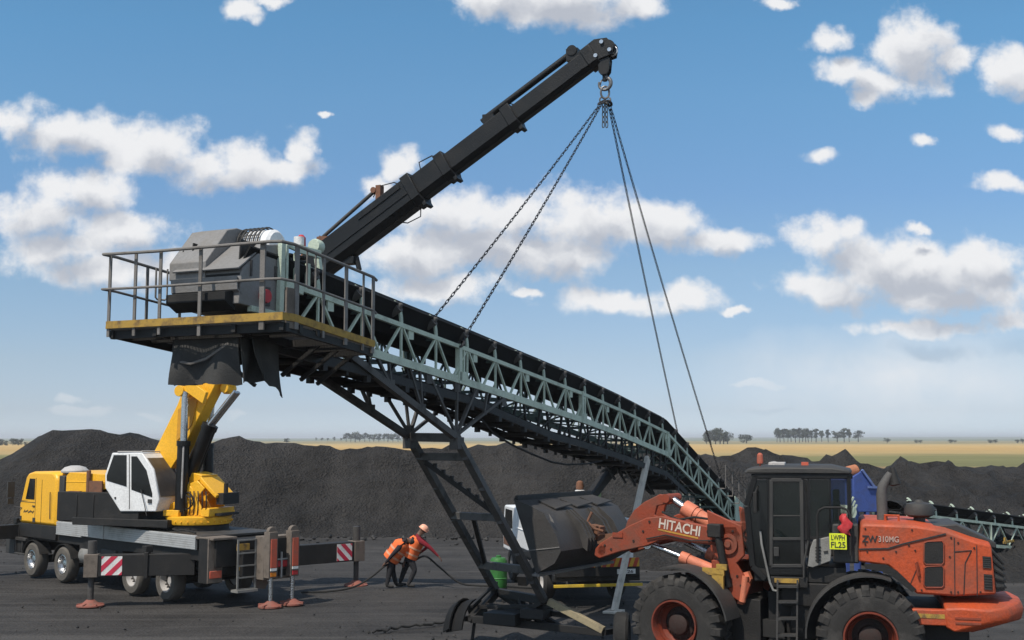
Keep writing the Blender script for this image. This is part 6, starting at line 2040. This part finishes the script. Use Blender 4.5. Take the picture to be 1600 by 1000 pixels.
# blue feeder
BF = FR(*(C2.wld((-4.3, 0, 0)).xy), math.atan2(0.73, 0.68) - .45)
bf = thing('feeder_hopper', 'blue drive box and hopper with a rusty motor behind the loader cab', 'feeder', BF)
def bh(u, v): return BF.hit(u, v, 1, -.5)
pz = [bh(u, v) for u, v in ((1333, 745), (1347, 736), (1363, 760), (1378, 764), (1376, 800), (1336, 800))]
mb = MB(); mb.prism([V((p.x, -.5, p.z)) for p in pz], (0, 1.0, 0)); hb_ = mb.build('hopper', M['blue'], bf, bev=.015)
a = bh(1346, 736); b = bh(1365, 762)
mb = MB(); mb.beam((a.x, -.52, a.z + .03), (b.x, -.52, b.z + .03), .06, .06); mb.beam((b.x - .2, -.53, b.z + .02), (bh(1379, 764).x, -.53, b.z + .0), .08, .06); mb.build('hopper_flange', M['blue_lite'], hb_)
c = bh(1337, 737); mb = MB(); mb.lathe([(0, -.2), (.13, -.2), (.16, -.1), (.16, .16), (.1, .2), (0, .2)], (c.x, -.3, c.z), (1, 0, .2), 20); mb.build('motor', M['rust_lite'], bf)
mb = MB()
for u in (1338, 1356, 1374): q = bh(u, 800); mb.beam((q.x, -.45, q.z), (q.x, -.45, 0), .10, .10); mb.beam((q.x, .45, q.z), (q.x, .45, 0), .10, .10)
q0 = bh(1340, 822); q1 = bh(1374, 822); mb.span((q0.x, -.5, q0.z), (q1.x, .5, q0.z + .1)); mb.build('hopper_stand', M['blue'], bf)
mb = MB()
p0 = bh(1330, 788)
for k in range(3): mb.beam(p0 + V((-.3 + .12 * k, -.1, -.3)), p0 + V((.05 * k, -.1, .2 - .1 * k)), .04, .04)
mb.tube(p0 + V((-.1, -.12, -.2)), p0 + V((-.1, .3, -.2)), .18, n=16); mb.build('chain_drive', M['green'], bf)

# ---------------------------------------------------------------- the two workers pulling a cable
def skinned(name, verts, edges, radii, parent, mats, mat_of, root=0, sub=2):
    me = bpy.data.meshes.new(name); me.from_pydata([tuple(v) for v in verts], edges, [])
    ob = bpy.data.objects.new(name, me); COL.objects.link(ob)
    sk = ob.modifiers.new('skin', 'SKIN'); sk.use_smooth_shade = True
    if not me.skin_vertices: me.skin_vertices.new() if hasattr(me.skin_vertices, 'new') else None
    for i, r in enumerate(radii):
        d = me.skin_vertices[0].data[i]; d.radius = r if isinstance(r, tuple) else (r, r); d.use_root = (i == root)
    ss = ob.modifiers.new('sub', 'SUBSURF'); ss.levels = sub; ss.render_levels = sub
    dg = bpy.context.evaluated_depsgraph_get(); dg.update()
    out = bpy.data.meshes.new_from_object(ob.evaluated_get(dg))
    bpy.data.objects.remove(ob); bpy.data.meshes.remove(me)
    for m in mats: out.materials.append(m)
    def seg_d(p, a, b):
        ab = b - a; t = max(0, min(1, (p - a).dot(ab) / max(1e-9, ab.length_squared))); return (p - a - ab * t).length
    vv = [V(v) for v in verts]
    for f in out.polygons:
        c = f.center; k = min(range(len(edges)), key=lambda i: seg_d(c, vv[edges[i][0]], vv[edges[i][1]]))
        f.material_index = mat_of(edges[k], c)
    out.shade_smooth()
    o = bpy.data.objects.new(name, out); COL.objects.link(o); o.parent = parent
    return o

def person(label, base, rot, J, hair, hat, sleeve):
    """J: joint positions. One continuous body grown over the skeleton; vest, boots and head wear are its children."""
    root = thing('person', label, 'person', loc=base, rot=rot); root.scale = (1.08, 1.08, 1.08)
    V_, E, Rr, tagm = [], [], [], {}
    def add(p, r):
        V_.append(V(p)); k = 1.28 if (r if not isinstance(r, tuple) else max(r)) > .04 and (r if not isinstance(r, tuple) else r[0]) != .036 else 1.0
        Rr.append(tuple(q * k for q in r) if isinstance(r, tuple) else r * k); return len(V_) - 1
    def link(a, b, m): E.append((a, b)); tagm[(a, b)] = m
    SK, SH, TR_, = 0, 1, 2
    hip = add(J['hip'], (.13, .15)); waist = add(V(J['hip']).lerp(V(J['chest']), .45), (.115, .14)); chest = add(J['chest'], (.125, .16)); neck = add(J['neck'], .058)
    link(hip, waist, TR_); link(waist, chest, SH); link(chest, neck, SH)
    hd = V(J['head']); nk = V(J['neck']); hdir = (hd - nk).normalized(); fwd = V(J['face']).normalized()
    skl = add(hd - hdir * .03, .085); crown = add(hd + hdir * .075, .075); link(neck, skl, SK); link(skl, crown, SK)
    jaw = add(hd - hdir * .075 + fwd * .05, .045); link(skl, jaw, SK)
    nose = add(hd - hdir * .015 + fwd * .12, .016); link(skl, nose, SK)
    for s, side in ((1, 'l'), (-1, 'r')):
        lat = V(J['lat']) * s
        ear = add(hd - hdir * .01 + lat * .085, .018); link(skl, ear, SK)
        hj = add(V(J['hip']) + lat * .09 - V((0, 0, .05)), .095); kn = add(J['knee_' + side], .062); an = add(J['foot_' + side], .042); toe = add(V(J['foot_' + side]) + V(J['toe']) * .19 - V((0, 0, .01)), .035)
        link(hip, hj, TR_); link(hj, kn, TR_); link(kn, an, TR_); link(an, toe, TR_)
        sh = add(V(J['chest']).lerp(nk, .55) + lat * .17, .068); el = add(J['elbow_' + side], .045); wr = add(J['hand_' + side], .029)
        link(chest, sh, SH); link(sh, el, SH); link(el, wr, sleeve)
        ad = (V(J['hand_' + side]) - V(J['elbow_' + side])).normalized(); ls = ad.cross(V((0, 0, 1))).normalized(); cu = ad.cross(ls)
        pm = add(V(J['hand_' + side]) + ad * .06, (.036, .020)); link(wr, pm, SK)
        for k in range(4):
            l = (.075, .085, .080, .062)[k]
            f1 = add(V(J['hand_' + side]) + ad * .095 + ls * (.030 - .020 * k), .0095); f2 = add(V_[f1] + ad * l * .5 + cu * .012, .0088); f3 = add(V_[f2] + ad * l * .3 + cu * .035, .008)
            link(pm, f1, SK); link(f1, f2, SK); link(f2, f3, SK)
        t1 = add(V(J['hand_' + side]) + ad * .04 + ls * .045, .011); t2 = add(V_[t1] + ad * .045 + ls * .02 + cu * .015, .009); link(pm, t1, SK); link(t1, t2, SK)
    body = skinned('body', V_, E, Rr, root, [M['skin'], M['shirt_' + J['shirt']], M['trouser'], M['boot']],
                   lambda e, c: 3 if (tagm[e] == TR_ and c.z < .12) else tagm[e])
    for s in (1, -1):
        mb = MB(); mb.lathe([(0, -.011), (.011, 0), (0, .011)], hd + fwd * .105 + V(J['lat']) * (.033 * s) + hdir * .012, fwd, 8); mb.build('eye', M['letter_dark'], body)
    # vest round the trunk
    a = V(J['hip']).lerp(V(J['chest']), -.08); b = V(J['chest']); c = V(J['chest']).lerp(nk, .72); lat = V(J['lat'])
    rings = []; tape = []
    axis = (b - a).normalized(); dep = axis.cross(lat).normalized()
    for t, p, w, d in ((0, a, .25, .225), (.15, a.lerp(b, .18), .262, .23), (.3, a.lerp(b, .35), .245, .205), (.45, a.lerp(b, .52), .258, .222), (.6, a.lerp(b, .7), .25, .212), (.8, b, .262, .222), (.9, b.lerp(c, .5), .262, .19), (1, c, .19, .13)):
        rings.append([p + lat * (w * math.cos(2 * math.pi * k / 20)) + dep * (d * math.sin(2 * math.pi * k / 20)) for k in range(20)])
    mb = MB(); mb.loft(rings, cap=False); ve = mb.build('vest', M['hivis'], body, ang=60)
    for t0, t1 in ((.22, .34), (.62, .74)):
        rg2 = []
        for t in (t0, t1):
            p = a.lerp(b, t); rg2.append([p + lat * (.268 * math.cos(2 * math.pi * k / 20)) + dep * (.236 * math.sin(2 * math.pi * k / 20)) for k in range(20)])
        mb = MB(); mb.loft(rg2, cap=False); mb.build('reflective_band', M['tape'], ve)
    if hat:
        mb = MB(); mb.lathe([(.14, .0), (.145, .015), (.128, .02), (.124, .06), (.10, .11), (.055, .138), (0, .145)], hd + hdir * .02, hdir, 24)
        mb.prism([hd + hdir * .022 + V(J['lat']) * .09 + fwd * .06, hd + hdir * .022 + fwd * .17, hd + hdir * .022 - V(J['lat']) * .09 + fwd * .06], hdir * .01); mb.build('hard_hat', M['hat'], body)
    else:
        mb = MB(); mb.lathe([(.112, -.02), (.118, .02), (.11, .08), (.075, .125), (0, .14)], hd - fwd * .012, hdir, 20); mb.build('hair', M['hair'], body)
    return root

b1 = ground_at(611, 918)
person('worker in orange vest bent double at the left of the pair, holding the cable', b1, 0,
       {'hip': (0, 0, .76), 'chest': (.27, -.02, 1.10), 'neck': (.42, -.02, 1.22), 'head': (.54, -.02, 1.19), 'face': (.6, 0, -.8), 'lat': (0.1, .99, 0), 'toe': (1, 0, 0),
        'knee_l': (.02, .13, .42), 'foot_l': (.12, .15, .055), 'knee_r': (-.03, -.12, .42), 'foot_r': (-.10, -.14, .055),
        'elbow_l': (.42, .25, .85), 'hand_l': (.34, .12, .66), 'elbow_r': (.10, -.30, .92), 'hand_r': (-.13, -.24, .66), 'shirt': 'dark'}, True, False, 1)
b2 = ground_at(633, 917)
person('worker in orange vest and peach hard hat leaning forward with an arm outstretched', b2, 0,
       {'hip': (.10, 0, .80), 'chest': (.27, 0, 1.15), 'neck': (.36, 0, 1.35), 'head': (.45, 0, 1.47), 'face': (.95, -.2, -.25), 'lat': (0.0, 1, 0), 'toe': (1, 0, 0),
        'knee_l': (-.04, .13, .42), 'foot_l': (-.16, .14, .055), 'knee_r': (.27, -.12, .45), 'foot_r': (.08, -.13, .055),
        'elbow_l': (.60, .16, 1.05), 'hand_l': (.42, .1, .90), 'elbow_r': (.64, -.22, 1.06), 'hand_r': (.88, -.22, .82), 'shirt': 'red'}, False, True, 1)
mb = MB(); p0 = V(b1)
pts = [V((-2.3, -1.3, .03)), V((-1.5, -1.0, .03)), V((-.95, -.6, .10)), V((-.5, -.38, .35)), V((-.16, -.24, .62)), V((.10, -.02, .72)), V((.36, .12, .64)), V((.62, .15, .72)), V((.96, .10, .86)), V((1.35, .2, .55)), V((1.9, .2, .12)), V((2.4, .2, .03)), V((3.2, .1, .03)), V((4.0, -.3, .03)), V((4.8, -.2, .03))]
sm = []
for i in range(len(pts) - 1):
    a = pts[max(0, i - 1)]; b = pts[i]; c = pts[i + 1]; d = pts[min(len(pts) - 1, i + 2)]
    for k in range(5):
        t = k / 5; sm.append(.5 * ((2 * b) + (c - a) * t + (2 * a - 5 * b + 4 * c - d) * t * t + (3 * b - a - 3 * c + d) * t ** 3))
sm.append(pts[-1])
cab_o = thing('cable', 'black cable on the ground that the two workers are pulling', 'cable', loc=p0)
mb.path(sm, .028, 7); mb.build('cable_run', M['rubber'], cab_o)
# loose slings dropped on the ground left of the tower
g0 = ground_at(640, 985)
sl = thing('sling', 'dark tangled lifting sling lying on the ground left of the conveyor wheel', 'sling', loc=g0)
mb = MB(); rnd = random.Random(11); q = V((-.75, -.5, .03)); lst = [q.copy()]
for k in range(26):
    q = q + V((.075 + rnd.uniform(-.06, .06), .055 + rnd.uniform(-.08, .08), 0)); q.z = .03 + rnd.uniform(0, .05); lst.append(q.copy())
mb.path(lst, .028, 6); mb.build('strap', M['rubber'], sl)

# loose coal lumps lying about the yard and along the foot of the heaps
mb = MB(); rnd = random.Random(21)
def lump(x, y, s):
    vs = []
    for i in range(6):
        d = [(1, 0, 0), (-1, 0, 0), (0, 1, 0), (0, -1, 0), (0, 0, 1), (0, 0, -1)][i]
        vs.append(V((x, y, .0 + s * .3)) + V(d) * s * rnd.uniform(.55, 1.2) + V((rnd.uniform(-.3, .3), rnd.uniform(-.3, .3), rnd.uniform(-.2, .2))) * s)
    mb.add(vs, [(0, 2, 4), (2, 1, 4), (1, 3, 4), (3, 0, 4), (2, 0, 5), (1, 2, 5), (3, 1, 5), (0, 3, 5)])
for k in range(2600):
    z = rnd.random()
    if z < .55:
        y = 51.5 - abs(rnd.gauss(0, 2.2)) + 1.2 * math.sin(z * 90); x = rnd.uniform(-30, 34); s = .02 + .13 * rnd.random() ** 3
    elif z < .9:
        y = 18 + 30 * rnd.random() ** 1.3; x = (rnd.random() * 1.1 - .55) * y; s = .010 + .035 * rnd.random() ** 4
    else:
        y = 21 + 6 * rnd.random(); cx = rnd.choice((-3.0, -1.0, 1.5, 3.0, 5.5)); x = rnd.gauss(cx, .9); s = .010 + .04 * rnd.random() ** 3
    lump(x, y, s)
tag(mb.build('coal_lumps', M['lump'], ang=20, flip=False), 'loose lumps of coal scattered over the dark yard', 'coal', kind='stuff')

# ---------------------------------------------------------------- the air between here and the horizon
mb = MB(); mb.span((-10600, -25, -1.3), (10600, 9300, 27))
hz_o = mb.build('haze', None, ang=180)
hm = bpy.data.materials.new('haze_air'); hm.use_nodes = True
ht = hm.node_tree; ht.nodes.clear()
pv = N(ht, 'ShaderNodeVolumePrincipled', i_Density=0.00022, i_Anisotropy=0.1)
pv.inputs['Color'].default_value = (0.96, 0.97, 1.0, 1)
ho = N(ht, 'ShaderNodeOutputMaterial'); ht.links.new(pv.outputs[0], ho.inputs['Volume'])
hz_o.data.materials.clear(); hz_o.data.materials.append(hm)
tag(hz_o, 'thin pale dry-season haze over the fields', 'haze', kind='stuff')
